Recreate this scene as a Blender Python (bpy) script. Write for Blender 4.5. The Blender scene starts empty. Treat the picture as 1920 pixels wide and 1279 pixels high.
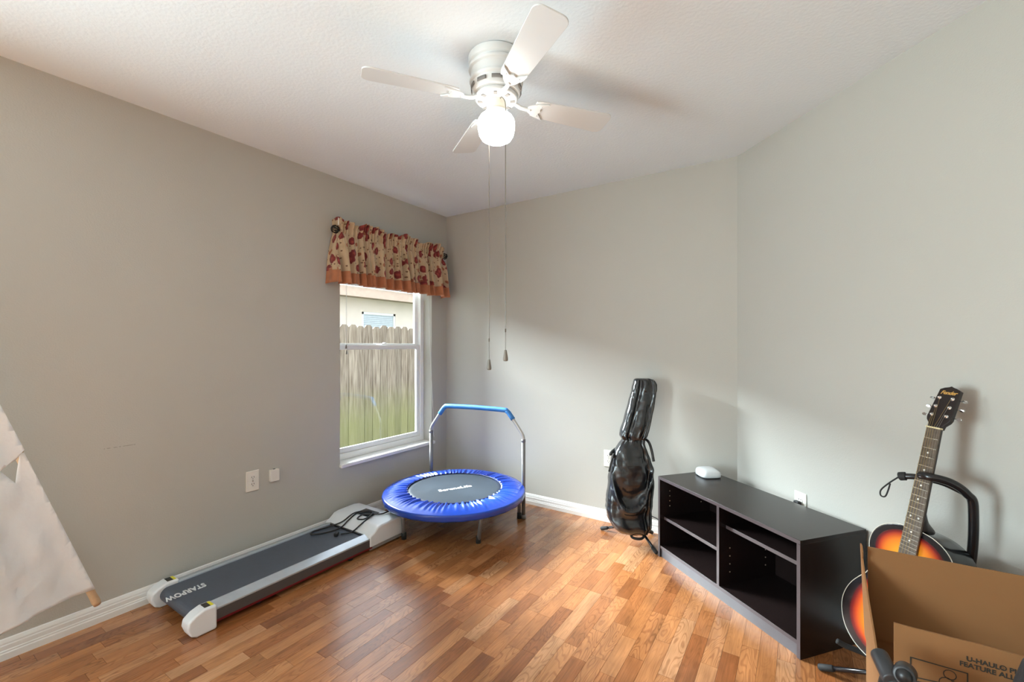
import bpy, bmesh, math, random
from mathutils import Matrix, Vector, noise

random.seed(7)
S = bpy.context.scene
C = S.collection
PI = math.pi

# ------------------------------------------------------------------ camera
cam_d = bpy.data.cameras.new('camera')
cam = bpy.data.objects.new('camera', cam_d)
C.objects.link(cam)
cam.location = (2.704, 0.953, 1.273)
cam.rotation_euler = (PI / 2, 0, math.radians(33.16))
cam_d.sensor_width = 36.0
cam_d.lens = 36.0 * 828.0 / 1920.0
cam_d.shift_y = 7.5 / 1920.0
cam_d.clip_start = 0.05
S.camera = cam

# ------------------------------------------------------------------ world, light, exposure
SKY = 2.0
world = bpy.data.worlds.new('sky')
S.world = world
world.use_nodes = True
bg = world.node_tree.nodes['Background']
bg.inputs[0].default_value = (0.83, 0.92, 1.0, 1)
bg.inputs[1].default_value = SKY
S.view_settings.view_transform = 'Standard'
S.view_settings.look = 'None'
S.view_settings.gamma = 1.0
S.view_settings.use_curve_mapping = False
S.view_settings.exposure = 0.54
S.cycles.max_bounces = 8
S.cycles.diffuse_bounces = 5
S.cycles.glossy_bounces = 4
S.cycles.transparent_max_bounces = 8
S.cycles.adaptive_threshold = 0.02
S.cycles.sample_clamp_indirect = 8.0
S.cycles.caustics_reflective = False
S.cycles.caustics_refractive = False
S.cycles.use_denoising = True


def area_light(name, loc, rot, sx, sy, power=0, color=(1, 1, 1), portal=False):
    d = bpy.data.lights.new(name, 'AREA')
    d.shape = 'RECTANGLE'
    d.size, d.size_y = sx, sy
    d.energy = power
    d.color = color
    if portal:
        d.cycles.is_portal = True
    o = bpy.data.objects.new(name, d)
    C.objects.link(o)
    o.location = loc
    o.rotation_euler = rot
    o['kind'] = 'helper'
    return o


area_light('window_daylight', (-0.19, 3.345, 1.25), (0, -PI / 2, 0), 1.64, 0.92, portal=True)
area_light('added_fill_light', (-0.12, -0.52, 1.02), (0, -PI / 2, 0), 1.4, 1.5, power=140, color=(0.74, 0.93, 1.0))  # added fill light in an assumed, unseen opening behind the camera
sun_d = bpy.data.lights.new('hazy_sun', 'SUN')
sun_d.energy = 47.0
sun_d.angle = math.radians(42)
sun_d.color = (0.84, 0.96, 1.0)
sun = bpy.data.objects.new('hazy_sun', sun_d)
C.objects.link(sun)
sun_el, sun_az = math.radians(23), math.radians(4)      # travels into the room, +x with a little +y
sun.rotation_euler = Vector((math.cos(sun_el) * math.cos(sun_az), math.cos(sun_el) * math.sin(sun_az), -math.sin(sun_el))).to_track_quat('-Z', 'Y').to_euler()
sun['kind'] = 'helper'

# ------------------------------------------------------------------ helpers
MATS = {}


def nodes_of(m):
    nt = m.node_tree
    return nt, nt.nodes, nt.links, nt.nodes['Principled BSDF']


def pm(name, col, rough=0.5, metal=0.0, coat=0.0, spec=0.5, bump=None, var=None, sheen=0.0, emit=None, trans=0.0):
    """principled material; bump=(scale, strength); var=(scale, amount) tonal noise"""
    if name in MATS:
        return MATS[name]
    m = bpy.data.materials.new(name)
    m.use_nodes = True
    nt, N, L, b = nodes_of(m)
    b.inputs['Base Color'].default_value = (*col, 1)
    b.inputs['Roughness'].default_value = rough
    b.inputs['Metallic'].default_value = metal
    b.inputs['Coat Weight'].default_value = coat
    b.inputs['Coat Roughness'].default_value = 0.08
    b.inputs['Specular IOR Level'].default_value = spec
    b.inputs['Sheen Weight'].default_value = sheen
    if emit:
        b.inputs['Emission Color'].default_value = (*emit[0], 1)
        b.inputs['Emission Strength'].default_value = emit[1]
    tc = N.new('ShaderNodeTexCoord')
    if bump:
        n = N.new('ShaderNodeTexNoise')
        n.inputs['Scale'].default_value = bump[0]
        n.inputs['Detail'].default_value = 4
        L.new(tc.outputs['Object'], n.inputs['Vector'])
        bp = N.new('ShaderNodeBump')
        bp.inputs['Strength'].default_value = bump[1]
        bp.inputs['Distance'].default_value = 0.004
        L.new(n.outputs['Fac'], bp.inputs['Height'])
        L.new(bp.outputs['Normal'], b.inputs['Normal'])
    if var is None:
        var = (14.0, 0.06)
    n2 = N.new('ShaderNodeTexNoise')
    n2.inputs['Scale'].default_value = var[0]
    n2.inputs['Detail'].default_value = 3
    L.new(tc.outputs['Object'], n2.inputs['Vector'])
    mp = N.new('ShaderNodeMapRange')
    mp.inputs[1].default_value = 0.3
    mp.inputs[2].default_value = 0.7
    mp.inputs[3].default_value = 1 - var[1]
    mp.inputs[4].default_value = 1 + var[1]
    L.new(n2.outputs['Fac'], mp.inputs[0])
    mx = N.new('ShaderNodeMix')
    mx.data_type = 'RGBA'
    mx.blend_type = 'MULTIPLY'
    mx.inputs[0].default_value = 1.0
    mx.inputs[6].default_value = (*col, 1)
    L.new(mp.outputs[0], mx.inputs[7])
    L.new(mx.outputs[2], b.inputs['Base Color'])
    MATS[name] = m
    return m


ROOTM = {}


def root_of(o):
    while o.parent is not None:
        o = o.parent
    return o


def tag(o, label=None, cat=None, group=None, kind=None):
    if label:
        o['label'] = label
    if cat:
        o['category'] = cat
    if group:
        o['group'] = group
    if kind:
        o['kind'] = kind
    return o


def thing(name, label=None, cat=None, loc=(0, 0, 0), rotz=0.0, group=None, kind=None, matrix=None):
    o = bpy.data.objects.new(name, None)
    o.empty_display_size = 0.05
    C.objects.link(o)
    M = matrix if matrix is not None else Matrix.Translation(loc) @ Matrix.Rotation(rotz, 4, 'Z')
    o.matrix_world = M
    ROOTM[o.name] = M.copy()
    return tag(o, label, cat, group, kind)


def obj(name, bm, mat, parent=None, smooth=False, bevel=0.0, world=False, sub=0, solid=0.0, seg=2, label=None):
    """one mesh object from a bmesh. world=True: vertices are in world space and are moved into the root's space"""
    if parent is not None and world:
        bm.transform(ROOTM[root_of(parent).name].inverted())
    me = bpy.data.meshes.new(name)
    bmesh.ops.recalc_face_normals(bm, faces=bm.faces)
    bm.to_mesh(me)
    bm.free()
    if smooth:
        for p in me.polygons:
            p.use_smooth = True
    o = bpy.data.objects.new(name, me)
    C.objects.link(o)
    if mat is not None:
        me.materials.append(mat)
    if parent is not None:
        o.parent = parent
    if solid:
        md = o.modifiers.new('thickness', 'SOLIDIFY')
        md.thickness = solid
        md.offset = 0
    if bevel:
        md = o.modifiers.new('bevel', 'BEVEL')
        md.width = bevel
        md.segments = seg
        md.limit_method = 'ANGLE'
        md.angle_limit = math.radians(40)
        if not smooth:
            for p in me.polygons:
                p.use_smooth = True
            wn = o.modifiers.new('normals', 'WEIGHTED_NORMAL')
            wn.keep_sharp = True
    if sub:
        md = o.modifiers.new('subdivision', 'SUBSURF')
        md.levels = sub
        md.render_levels = sub
    if label:
        o['label'] = label
    return o


def nb():
    return bmesh.new()


def box(bm, x0, x1, y0, y1, z0, z1, M=None):
    vs = [bm.verts.new((x, y, z)) for z in (z0, z1) for x, y in ((x0, y0), (x1, y0), (x1, y1), (x0, y1))]
    for f in ((3, 2, 1, 0), (4, 5, 6, 7), (0, 1, 5, 4), (1, 2, 6, 5), (2, 3, 7, 6), (3, 0, 4, 7)):
        bm.faces.new([vs[i] for i in f])
    if M is not None:
        bmesh.ops.transform(bm, matrix=M, verts=vs)
    return bm


def bx(*a, M=None):
    return box(nb(), *a, M=M)


def tube(bm, pts, r, seg=10, closed=False):
    """round tube along points; r number or list"""
    pts = [Vector(p) for p in pts]
    n = len(pts)
    rs = r if isinstance(r, (list, tuple)) else [r] * n
    rings = []
    prev = None
    for i, p in enumerate(pts):
        if closed:
            t = (pts[(i + 1) % n] - pts[i - 1]).normalized()
        elif i == 0:
            t = (pts[1] - p).normalized()
        elif i == n - 1:
            t = (p - pts[i - 1]).normalized()
        else:
            t = ((pts[i + 1] - p).normalized() + (p - pts[i - 1]).normalized()).normalized()
        if prev is None:
            a = Vector((0, 0, 1)) if abs(t.z) < 0.9 else Vector((1, 0, 0))
            u = t.cross(a).normalized()
        else:
            u = (prev - t * prev.dot(t)).normalized()
        prev = u
        w = t.cross(u)
        rings.append([bm.verts.new(p + (u * math.cos(2 * PI * k / seg) + w * math.sin(2 * PI * k / seg)) * rs[i]) for k in range(seg)])
    m = n if closed else n - 1
    for i in range(m):
        A, Bq = rings[i], rings[(i + 1) % n]
        for k in range(seg):
            bm.faces.new((A[k], A[(k + 1) % seg], Bq[(k + 1) % seg], Bq[k]))
    if not closed:
        bm.faces.new(list(reversed(rings[0])))
        bm.faces.new(rings[-1])
    return bm


def smooth_path(pts, n=6):
    """Catmull-Rom through points"""
    P = [Vector(p) for p in pts]
    P = [P[0] * 2 - P[1]] + P + [P[-1] * 2 - P[-2]]
    out = []
    for i in range(1, len(P) - 2):
        for k in range(n):
            t = k / n
            a, b, c, d = P[i - 1], P[i], P[i + 1], P[i + 2]
            out.append(0.5 * ((2 * b) + (c - a) * t + (2 * a - 5 * b + 4 * c - d) * t * t + (3 * b - a - 3 * c + d) * t ** 3))
    out.append(P[-2])
    return out


def lathe(bm, prof, seg=32, c=(0, 0, 0), M=None):
    """surface of revolution around z, prof = [(r, z)]"""
    vs_all = []
    rings = []
    for r, z in prof:
        if r < 1e-6:
            v = [bm.verts.new((c[0], c[1], c[2] + z))]
        else:
            v = [bm.verts.new((c[0] + r * math.cos(2 * PI * k / seg), c[1] + r * math.sin(2 * PI * k / seg), c[2] + z)) for k in range(seg)]
        rings.append(v)
        vs_all += v
    for A, D in zip(rings, rings[1:]):
        for k in range(seg):
            k2 = (k + 1) % seg
            if len(A) == 1 and len(D) == 1:
                continue
            if len(A) == 1:
                bm.faces.new((A[0], D[k], D[k2]))
            elif len(D) == 1:
                bm.faces.new((A[k], D[0], A[k2]))
            else:
                bm.faces.new((A[k], A[k2], D[k2], D[k]))
    if len(rings[0]) > 1:
        bm.faces.new(list(reversed(rings[0])))
    if len(rings[-1]) > 1:
        bm.faces.new(rings[-1])
    if M is not None:
        bmesh.ops.transform(bm, matrix=M, verts=vs_all)
    return bm


def prism(bm, outline, z0, z1, M=None):
    lo = [bm.verts.new((x, y, z0)) for x, y in outline]
    hi = [bm.verts.new((x, y, z1)) for x, y in outline]
    n = len(outline)
    bm.faces.new(list(reversed(lo)))
    bm.faces.new(hi)
    for i in range(n):
        j = (i + 1) % n
        bm.faces.new((lo[i], lo[j], hi[j], hi[i]))
    if M is not None:
        bmesh.ops.transform(bm, matrix=M, verts=lo + hi)
    return bm


def axes(o, x, y, z):
    return Matrix(((x[0], y[0], z[0], o[0]), (x[1], y[1], z[1], o[1]), (x[2], y[2], z[2], o[2]), (0, 0, 0, 1)))


def loft(bm, rings):
    """rings: list of equally long point lists, closed rings, capped"""
    R = [[bm.verts.new(p) for p in r] for r in rings]
    n = len(R[0])
    for A, D in zip(R, R[1:]):
        for k in range(n):
            bm.faces.new((A[k], A[(k + 1) % n], D[(k + 1) % n], D[k]))
    bm.faces.new(list(reversed(R[0])))
    bm.faces.new(R[-1])
    return bm


def grid(bm, f, nu, nv, uv=None):
    V = [[bm.verts.new(f(i / nu, j / nv)) for j in range(nv + 1)] for i in range(nu + 1)]
    lay = bm.loops.layers.uv.new('uv') if uv else None
    for i in range(nu):
        for j in range(nv):
            fc = bm.faces.new((V[i][j], V[i + 1][j], V[i + 1][j + 1], V[i][j + 1]))
            if uv:
                for lp, (a, b) in zip(fc.loops, ((i, j), (i + 1, j), (i + 1, j + 1), (i, j + 1))):
                    lp[lay].uv = uv(a / nu, b / nv)
    return bm


def text(name, body, size, mat, parent, M, extrude=0.0004, shear=0.0, bold=0.0, align='CENTER', spacing=1.0):
    cu = bpy.data.curves.new(name, 'FONT')
    cu.body = body
    cu.size = size
    cu.shear = shear
    cu.offset = bold
    cu.extrude = extrude
    cu.align_x = align
    cu.align_y = 'CENTER'
    cu.space_character = spacing
    cu.resolution_u = 3
    t = bpy.data.objects.new(name + '_curve', cu)
    C.objects.link(t)
    dg = bpy.context.evaluated_depsgraph_get()
    me = bpy.data.meshes.new_from_object(t.evaluated_get(dg))
    bpy.data.objects.remove(t)
    bpy.data.curves.remove(cu)
    me.name = name
    me.transform(M)
    me.materials.clear()
    me.materials.append(mat)
    o = bpy.data.objects.new(name, me)
    C.objects.link(o)
    if parent is not None:
        o.parent = parent
    return o


def copy_tree(o, parent=None):
    c = o.copy()
    C.objects.link(c)
    c.parent = parent
    for ch in list(o.children):
        copy_tree(ch, c)
    return c


# ------------------------------------------------------------------ materials
def wall_material():
    m = pm('greige_wall_paint', (0.490, 0.478, 0.437), rough=0.62, bump=(150, 0.16), var=(1.3, 0.015), spec=0.3)
    nt, N, L, b = nodes_of(m)
    return m


def left_wall_material():
    """the same paint with a short pencil-like scuff (a mark on this wall)"""
    m = pm('greige_wall_paint_scuffed', (0.490, 0.478, 0.437), rough=0.62, bump=(150, 0.16), var=(1.3, 0.015), spec=0.3)
    nt, N, L, b = nodes_of(m)
    src = b.inputs['Base Color'].links[0].from_socket
    tc = N.new('ShaderNodeTexCoord')
    sx = N.new('ShaderNodeSeparateXYZ')
    L.new(tc.outputs['Object'], sx.inputs[0])

    def band(sock, c, h, slope=None):
        a = N.new('ShaderNodeMath'); a.operation = 'SUBTRACT'; a.inputs[1].default_value = c
        L.new(sock, a.inputs[0])
        d = N.new('ShaderNodeMath'); d.operation = 'ABSOLUTE'
        L.new(a.outputs[0], d.inputs[0])
        e = N.new('ShaderNodeMath'); e.operation = 'LESS_THAN'; e.inputs[1].default_value = h
        L.new(d.outputs[0], e.inputs[0])
        return e.outputs[0]
    by = band(sx.outputs[1], 1.690, 0.058)
    bz = band(sx.outputs[2], 0.7905, 0.0018)
    n = N.new('ShaderNodeTexNoise'); n.inputs['Scale'].default_value = 90
    L.new(tc.outputs['Object'], n.inputs['Vector'])
    g = N.new('ShaderNodeMath'); g.operation = 'GREATER_THAN'; g.inputs[1].default_value = 0.47
    L.new(n.outputs['Fac'], g.inputs[0])
    m1 = N.new('ShaderNodeMath'); m1.operation = 'MULTIPLY'
    L.new(by, m1.inputs[0]); L.new(bz, m1.inputs[1])
    m2 = N.new('ShaderNodeMath'); m2.operation = 'MULTIPLY'
    L.new(m1.outputs[0], m2.inputs[0]); L.new(g.outputs[0], m2.inputs[1])
    m3 = N.new('ShaderNodeMath'); m3.operation = 'MULTIPLY'; m3.inputs[1].default_value = 0.45
    L.new(m2.outputs[0], m3.inputs[0])
    mx = N.new('ShaderNodeMix'); mx.data_type = 'RGBA'
    mx.inputs[7].default_value = (0.16, 0.14, 0.12, 1)
    L.new(m3.outputs[0], mx.inputs[0]); L.new(src, mx.inputs[6])
    L.new(mx.outputs[2], b.inputs['Base Color'])
    return m


def plank_material(name, from_attr):
    m = bpy.data.materials.new(name)
    m.use_nodes = True
    nt, N, L, b = nodes_of(m)
    if from_attr:
        src = N.new('ShaderNodeAttribute'); src.attribute_name = 'tone'; rnd = src.outputs['Fac']
    else:
        src = N.new('ShaderNodeObjectInfo'); rnd = src.outputs['Random']
    tc = N.new('ShaderNodeTexCoord')
    sp = N.new('ShaderNodeSeparateXYZ'); L.new(tc.outputs['Object'], sp.inputs[0])

    def mul(sock, k):
        a = N.new('ShaderNodeMath'); a.operation = 'MULTIPLY'; a.inputs[1].default_value = k
        L.new(sock, a.inputs[0]); return a.outputs[0]

    def vec(kx, ky, kr):
        c = N.new('ShaderNodeCombineXYZ')
        L.new(mul(sp.outputs[0], kx), c.inputs[0]); L.new(mul(sp.outputs[1], ky), c.inputs[1]); L.new(mul(rnd, kr), c.inputs[2])
        return c.outputs[0]
    # cathedral figure: contour lines of a stretched noise
    n1 = N.new('ShaderNodeTexNoise'); n1.inputs['Scale'].default_value = 1.0; n1.inputs['Detail'].default_value = 1.5
    L.new(vec(16, 3.6, 91), n1.inputs['Vector'])
    sn = N.new('ShaderNodeMath'); sn.operation = 'SINE'; L.new(mul(n1.outputs['Fac'], 95), sn.inputs[0])
    mr = N.new('ShaderNodeMapRange'); mr.inputs[1].default_value = 0.25; mr.inputs[2].default_value = 1.0; mr.inputs[3].default_value = 0; mr.inputs[4].default_value = 1
    L.new(sn.outputs[0], mr.inputs[0])
    # fine straight fibre
    n2 = N.new('ShaderNodeTexNoise'); n2.inputs['Scale'].default_value = 1.0; n2.inputs['Detail'].default_value = 5
    L.new(vec(210, 7, 47), n2.inputs['Vector'])
    # broad cloudy tone inside a strip
    n3 = N.new('ShaderNodeTexNoise'); n3.inputs['Scale'].default_value = 1.0; n3.inputs['Detail'].default_value = 2
    L.new(vec(14, 5, 23), n3.inputs['Vector'])
    ramp = N.new('ShaderNodeValToRGB')
    e = ramp.color_ramp.elements
    ramp.color_ramp.interpolation = 'LINEAR'
    e[0].position = 0.0; e[0].color = (0.26, 0.088, 0.029, 1)
    e[1].position = 1.0; e[1].color = (0.54, 0.265, 0.125, 1)
    for p, c in ((0.14, (0.34, 0.118, 0.036, 1)), (0.36, (0.44, 0.172, 0.060, 1)), (0.60, (0.47, 0.200, 0.077, 1)), (0.80, (0.42, 0.158, 0.050, 1)), (0.90, (0.50, 0.235, 0.105, 1))):
        q = e.new(p); q.color = c
    L.new(rnd, ramp.inputs[0])
    # grain amount differs from strip to strip
    gv = N.new('ShaderNodeMath'); gv.operation = 'FRACT'; L.new(mul(rnd, 17.3), gv.inputs[0])
    ga = N.new('ShaderNodeMath'); ga.operation = 'MULTIPLY'; L.new(mr.outputs[0], ga.inputs[0]); L.new(mul(gv.outputs[0], 0.5), ga.inputs[1])
    mx1 = N.new('ShaderNodeMix'); mx1.data_type = 'RGBA'
    L.new(ga.outputs[0], mx1.inputs[0]); L.new(ramp.outputs[0], mx1.inputs[6]); mx1.inputs[7].default_value = (0.15, 0.045, 0.014, 1)
    f2 = N.new('ShaderNodeMapRange'); f2.inputs[1].default_value = 0.3; f2.inputs[2].default_value = 0.7; f2.inputs[3].default_value = 0.82; f2.inputs[4].default_value = 1.12
    L.new(n2.outputs['Fac'], f2.inputs[0])
    mx2 = N.new('ShaderNodeMix'); mx2.data_type = 'RGBA'; mx2.blend_type = 'MULTIPLY'; mx2.inputs[0].default_value = 1
    L.new(mx1.outputs[2], mx2.inputs[6]); L.new(f2.outputs[0], mx2.inputs[7])
    f3 = N.new('ShaderNodeMapRange'); f3.inputs[1].default_value = 0.3; f3.inputs[2].default_value = 0.7; f3.inputs[3].default_value = 0.78; f3.inputs[4].default_value = 1.15
    L.new(n3.outputs['Fac'], f3.inputs[0])
    mx3 = N.new('ShaderNodeMix'); mx3.data_type = 'RGBA'; mx3.blend_type = 'MULTIPLY'; mx3.inputs[0].default_value = 1
    L.new(mx2.outputs[2], mx3.inputs[6]); L.new(f3.outputs[0], mx3.inputs[7])
    L.new(mx3.outputs[2], b.inputs['Base Color'])
    b.inputs['Roughness'].default_value = 0.26
    b.inputs['Specular IOR Level'].default_value = 1.0
    bp = N.new('ShaderNodeBump'); bp.inputs['Strength'].default_value = 0.04; bp.inputs['Distance'].default_value = 0.002
    L.new(n2.outputs['Fac'], bp.inputs['Height']); L.new(bp.outputs['Normal'], b.inputs['Normal'])
    return m


def glass_material(name, tint=(1, 1, 1), refl=0.10):
    m = bpy.data.materials.new(name)
    m.use_nodes = True
    nt = m.node_tree; N = nt.nodes; L = nt.links
    N.remove(N['Principled BSDF'])
    out = N['Material Output']
    t = N.new('ShaderNodeBsdfTransparent'); t.inputs[0].default_value = (*tint, 1)
    g = N.new('ShaderNodeBsdfGlossy'); g.inputs['Roughness'].default_value = 0.02
    lw = N.new('ShaderNodeLayerWeight'); lw.inputs[0].default_value = 0.5
    pw_ = N.new('ShaderNodeMath'); pw_.operation = 'POWER'; pw_.inputs[1].default_value = 4.0
    L.new(lw.outputs['Facing'], pw_.inputs[0])
    fr = N.new('ShaderNodeMath'); fr.operation = 'MULTIPLY_ADD'; fr.inputs[1].default_value = 0.6; fr.inputs[2].default_value = 0.03
    L.new(pw_.outputs[0], fr.inputs[0])
    mx = N.new('ShaderNodeMixShader')
    L.new(fr.outputs[0], mx.inputs[0]); L.new(t.outputs[0], mx.inputs[1]); L.new(g.outputs[0], mx.inputs[2])
    L.new(mx.outputs[0], out.inputs[0])
    return m


WALL = wall_material()
WALL_L = left_wall_material()
CEIL = pm('white_textured_ceiling', (0.78, 0.84, 0.88), rough=0.8, bump=(75, 0.32), var=(2, 0.01), spec=0.2)
TRIM = pm('white_trim_paint', (0.80, 0.79, 0.77), rough=0.35, var=(4, 0.02))
VINYL = pm('white_window_vinyl', (0.85, 0.86, 0.86), rough=0.3, var=(3, 0.02))
WHITE = pm('white_plastic', (0.78, 0.81, 0.84), rough=0.32, var=(6, 0.02))
OFFW = pm('offwhite_plastic', (0.74, 0.72, 0.66), rough=0.38, var=(6, 0.02))
BLACK = pm('black_plastic', (0.012, 0.012, 0.013), rough=0.38)
RUBBER = pm('black_rubber', (0.016, 0.016, 0.016), rough=0.75, bump=(120, 0.1))
BTUBE = pm('black_enamel_tube', (0.010, 0.009, 0.010), rough=0.22)
STEEL = pm('grey_powder_steel', (0.22, 0.22, 0.225), rough=0.42, metal=0.45)
CHROME = pm('chrome', (0.72, 0.72, 0.72), rough=0.14, metal=1.0)
GLASS = glass_material('window_glass')
PLANK = plank_material('cherry_laminate_strip', False)
PLANK_A = plank_material('cherry_laminate_field', True)

# ------------------------------------------------------------------ room shell
def struct(name, bm, mat, **k):
    o = obj(name, bm, mat, **k)
    o['kind'] = 'structure'
    return o


H = 2.44
WY0, WY1, WZ0, WZ1 = 2.885, 3.805, 0.435, 2.075       # window opening in the left wall
BX, BY = 2.377, 4.0                                    # corner where the angled wall starts
WD = (0.6827, -0.7307)                                 # direction of the angled wall
WN = (-0.7307, -0.6827)                                # its normal into the room
RL = 3.0
EX, EY = BX + WD[0] * RL, BY + WD[1] * RL
FY = -1.4

b = nb()
W2A, W2B, W2C, W2D = -1.26, 0.36, 0.30, 1.74            # unseen opening behind the viewpoint, added to let the fill light in
box(b, -0.18, 0, FY - 0.15, W2A, 0, H)
box(b, -0.18, 0, W2B, WY0, 0, H)
box(b, -0.18, 0, W2A, W2B, 0, W2C)
box(b, -0.18, 0, W2A, W2B, W2D, H)
box(b, -0.18, 0, WY1, BY + 0.15, 0, H)
box(b, -0.18, 0, WY0, WY1, 0, WZ0 - 0.025)
box(b, -0.18, 0, WY0, WY1, WZ1, H)
bmesh.ops.remove_doubles(b, verts=b.verts, dist=1e-5)
struct('wall_left', b, WALL_L)
struct('wall_back', bx(0, BX + 0.2, BY, BY + 0.15, 0, H), WALL)
b = nb()
MR = axes((BX, BY, 0), (WD[0], WD[1], 0), (-WN[0], -WN[1], 0), (0, 0, 1))
box(b, 0, RL, 0, 0.15, 0, H, M=MR)
struct('wall_right', b, WALL)
struct('wall_side', bx(EX, EX + 0.15, FY - 0.15, EY + 0.05, 0, H), WALL)
struct('wall_front', bx(0, EX, FY - 0.15, FY, 0, H), WALL)
struct('ceiling', bx(-0.18, EX + 0.15, FY - 0.15, BY + 0.15, H, H + 0.14), CEIL)
struct('roof', bx(-0.62, EX + 0.4, FY - 0.5, BY + 0.5, H + 0.20, H + 0.28), pm('roof_soffit', (0.6, 0.58, 0.54), rough=0.8))
struct('ground', bx(-14, 12, -12, 16, -0.34, -0.30), pm('lawn_green', (0.085, 0.12, 0.045), rough=0.95, bump=(30, 0.8), var=(8, 0.35)))

# floor: slab plus single laminate strips
SLAB = pm('dark_floor_joint', (0.10, 0.04, 0.018), rough=0.7)
floor = struct('floor', bx(0, EX, FY, BY, -0.10, -0.0035), SLAB)
SW = 0.064
camxy = Vector((2.704, 0.953))
fwd = Vector((-math.sin(math.radians(33.16)), math.cos(math.radians(33.16))))
rgt = Vector((fwd.y, -fwd.x))
strips = []
rs = random.Random(11)
lens = (0.21, 0.26, 0.31, 0.36, 0.42)
xi = 0
x = 0.0
while x < EX - 0.01:
    y = FY - rs.random() * 0.35
    while y < BY:
        Ln = rs.choice(lens)
        y0, y1 = max(y, FY), min(y + Ln, BY)
        if y1 - y0 > 0.02:
            strips.append((x, min(x + SW, EX), y0, y1, Ln if (y0 == y and y1 == y + Ln) else None))
        y += Ln
    x += SW


def in_view(s):
    c = Vector(((s[0] + s[1]) / 2, (s[2] + s[3]) / 2)) - camxy
    # outside the angled wall
    if (c.x + camxy.x - BX) * WN[0] + (c.y + camxy.y - BY) * WN[1] < -0.03:
        return None
    v = c.dot(fwd)
    u = c.dot(rgt)
    if v < 1.55 or abs(u / v) > 1.2:
        return None
    cx, cy = c.x + camxy.x, c.y + camxy.y
    if 0.10 < cx < 0.46 and 1.9 < cy < 2.95:            # under the treadmill
        return None
    return v


ranked = sorted([(in_view(s), s) for s in strips if in_view(s) is not None], key=lambda t: t[0])
shown = [s for _, s in ranked[:298]]
sset = set(shown)
strip_mesh = {}
G = 0.0005


def strip_me(w, Ln):
    key = (round(w, 4), round(Ln, 4))
    if key not in strip_mesh:
        b = bx(G, w - G, G, Ln - G, -0.004, 0)
        bmesh.ops.recalc_face_normals(b, faces=b.faces)
        me = bpy.data.meshes.new('plank')
        b.to_mesh(me); b.free()
        me.materials.append(PLANK)
        strip_mesh[key] = me
    return strip_mesh[key]


for s in shown:
    o = bpy.data.objects.new('plank', strip_me(s[1] - s[0], s[3] - s[2]))
    C.objects.link(o)
    o.location = (s[0], s[2], 0)
    o.parent = floor
b = nb()
tones = []
for s in strips:
    if s in sset:
        continue
    box(b, s[0] + G, s[1] - G, s[2] + G, s[3] - G, -0.004, 0)
    tones += [rs.random()] * 6
o = obj('plank_field', b, PLANK_A, floor)
at = o.data.attributes.new('tone', 'FLOAT', 'FACE')
for i, t in enumerate(tones):
    at.data[i].value = t
o['kind'] = 'stuff'

# baseboards
PROF = [(0, 0), (0.017, 0), (0.017, 0.026), (0.0145, 0.030), (0.0145, 0.036), (0.012, 0.039), (0.012, 0.056), (0.0095, 0.060), (0.0095, 0.066), (0.0045, 0.079), (0, 0.082)]


def baseboard(name, p0, p1, n):
    d = Vector((p1[0] - p0[0], p1[1] - p0[1], 0))
    Ln = d.length
    d.normalize()
    M = axes((p0[0], p0[1], 0), (n[0], n[1], 0), (0, 0, 1), d)
    b = prism(nb(), PROF, 0, Ln, M=M)
    struct(name, b, TRIM)


baseboard('baseboard_left', (0, FY), (0, BY), (1, 0))
baseboard('baseboard_back', (0, BY), (BX, BY), (0, -1))
baseboard('baseboard_right', (BX, BY), (EX, EY), WN)

# ------------------------------------------------------------------ window
win = thing('window_1', loc=(-0.13, (WY0 + WY1) / 2, WZ0), kind='structure')
b = nb()
fx0, fx1, fw_ = -0.165, -0.095, 0.040
box(b, fx0, fx1, WY0, WY0 + fw_, WZ0, WZ1)
box(b, fx0, fx1, WY1 - fw_, WY1, WZ0, WZ1)
box(b, fx0, fx1, WY0 + fw_, WY1 - fw_, WZ0, WZ0 + 0.045)
box(b, fx0, fx1, WY0 + fw_, WY1 - fw_, WZ1 - fw_, WZ1)
obj('window_frame', b, VINYL, win, world=True, bevel=0.002)
MZ = 1.262
for nm, z0, z1, xx in (('sash', WZ0 + 0.045, MZ + 0.012, -0.118), ('sash', MZ - 0.012, WZ1 - fw_, -0.142)):
    b = nb()
    s_ = 0.034
    ya, yb = WY0 + fw_, WY1 - fw_
    box(b, xx - 0.011, xx + 0.011, ya, ya + s_, z0, z1)
    box(b, xx - 0.011, xx + 0.011, yb - s_, yb, z0, z1)
    box(b, xx - 0.011, xx + 0.011, ya + s_, yb - s_, z0, z0 + 0.036)
    box(b, xx - 0.011, xx + 0.011, ya + s_, yb - s_, z1 - 0.036, z1)
    sh = obj(nm, b, VINYL, win, world=True, bevel=0.0025)
    obj('pane', bx(xx - 0.002, xx + 0.002, ya + s_ - 0.005, yb - s_ + 0.005, z0 + 0.03, z1 - 0.03), GLASS, sh, world=True)
b = nb()
box(b, -0.107, -0.082, 3.325, 3.385, MZ + 0.012, MZ + 0.022)
box(b, -0.100, -0.070, 3.345, 3.362, MZ + 0.022, MZ + 0.031)
obj('sash_lock', b, VINYL, win, world=True, bevel=0.003)
obj('window_sill', bx(-0.165, 0.024, WY0 - 0.004, WY1 + 0.022, WZ0 - 0.025, WZ0), pm('white_marble_sill', (0.84, 0.83, 0.81), rough=0.22, var=(9, 0.05)), win, world=True, bevel=0.004)

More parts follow.
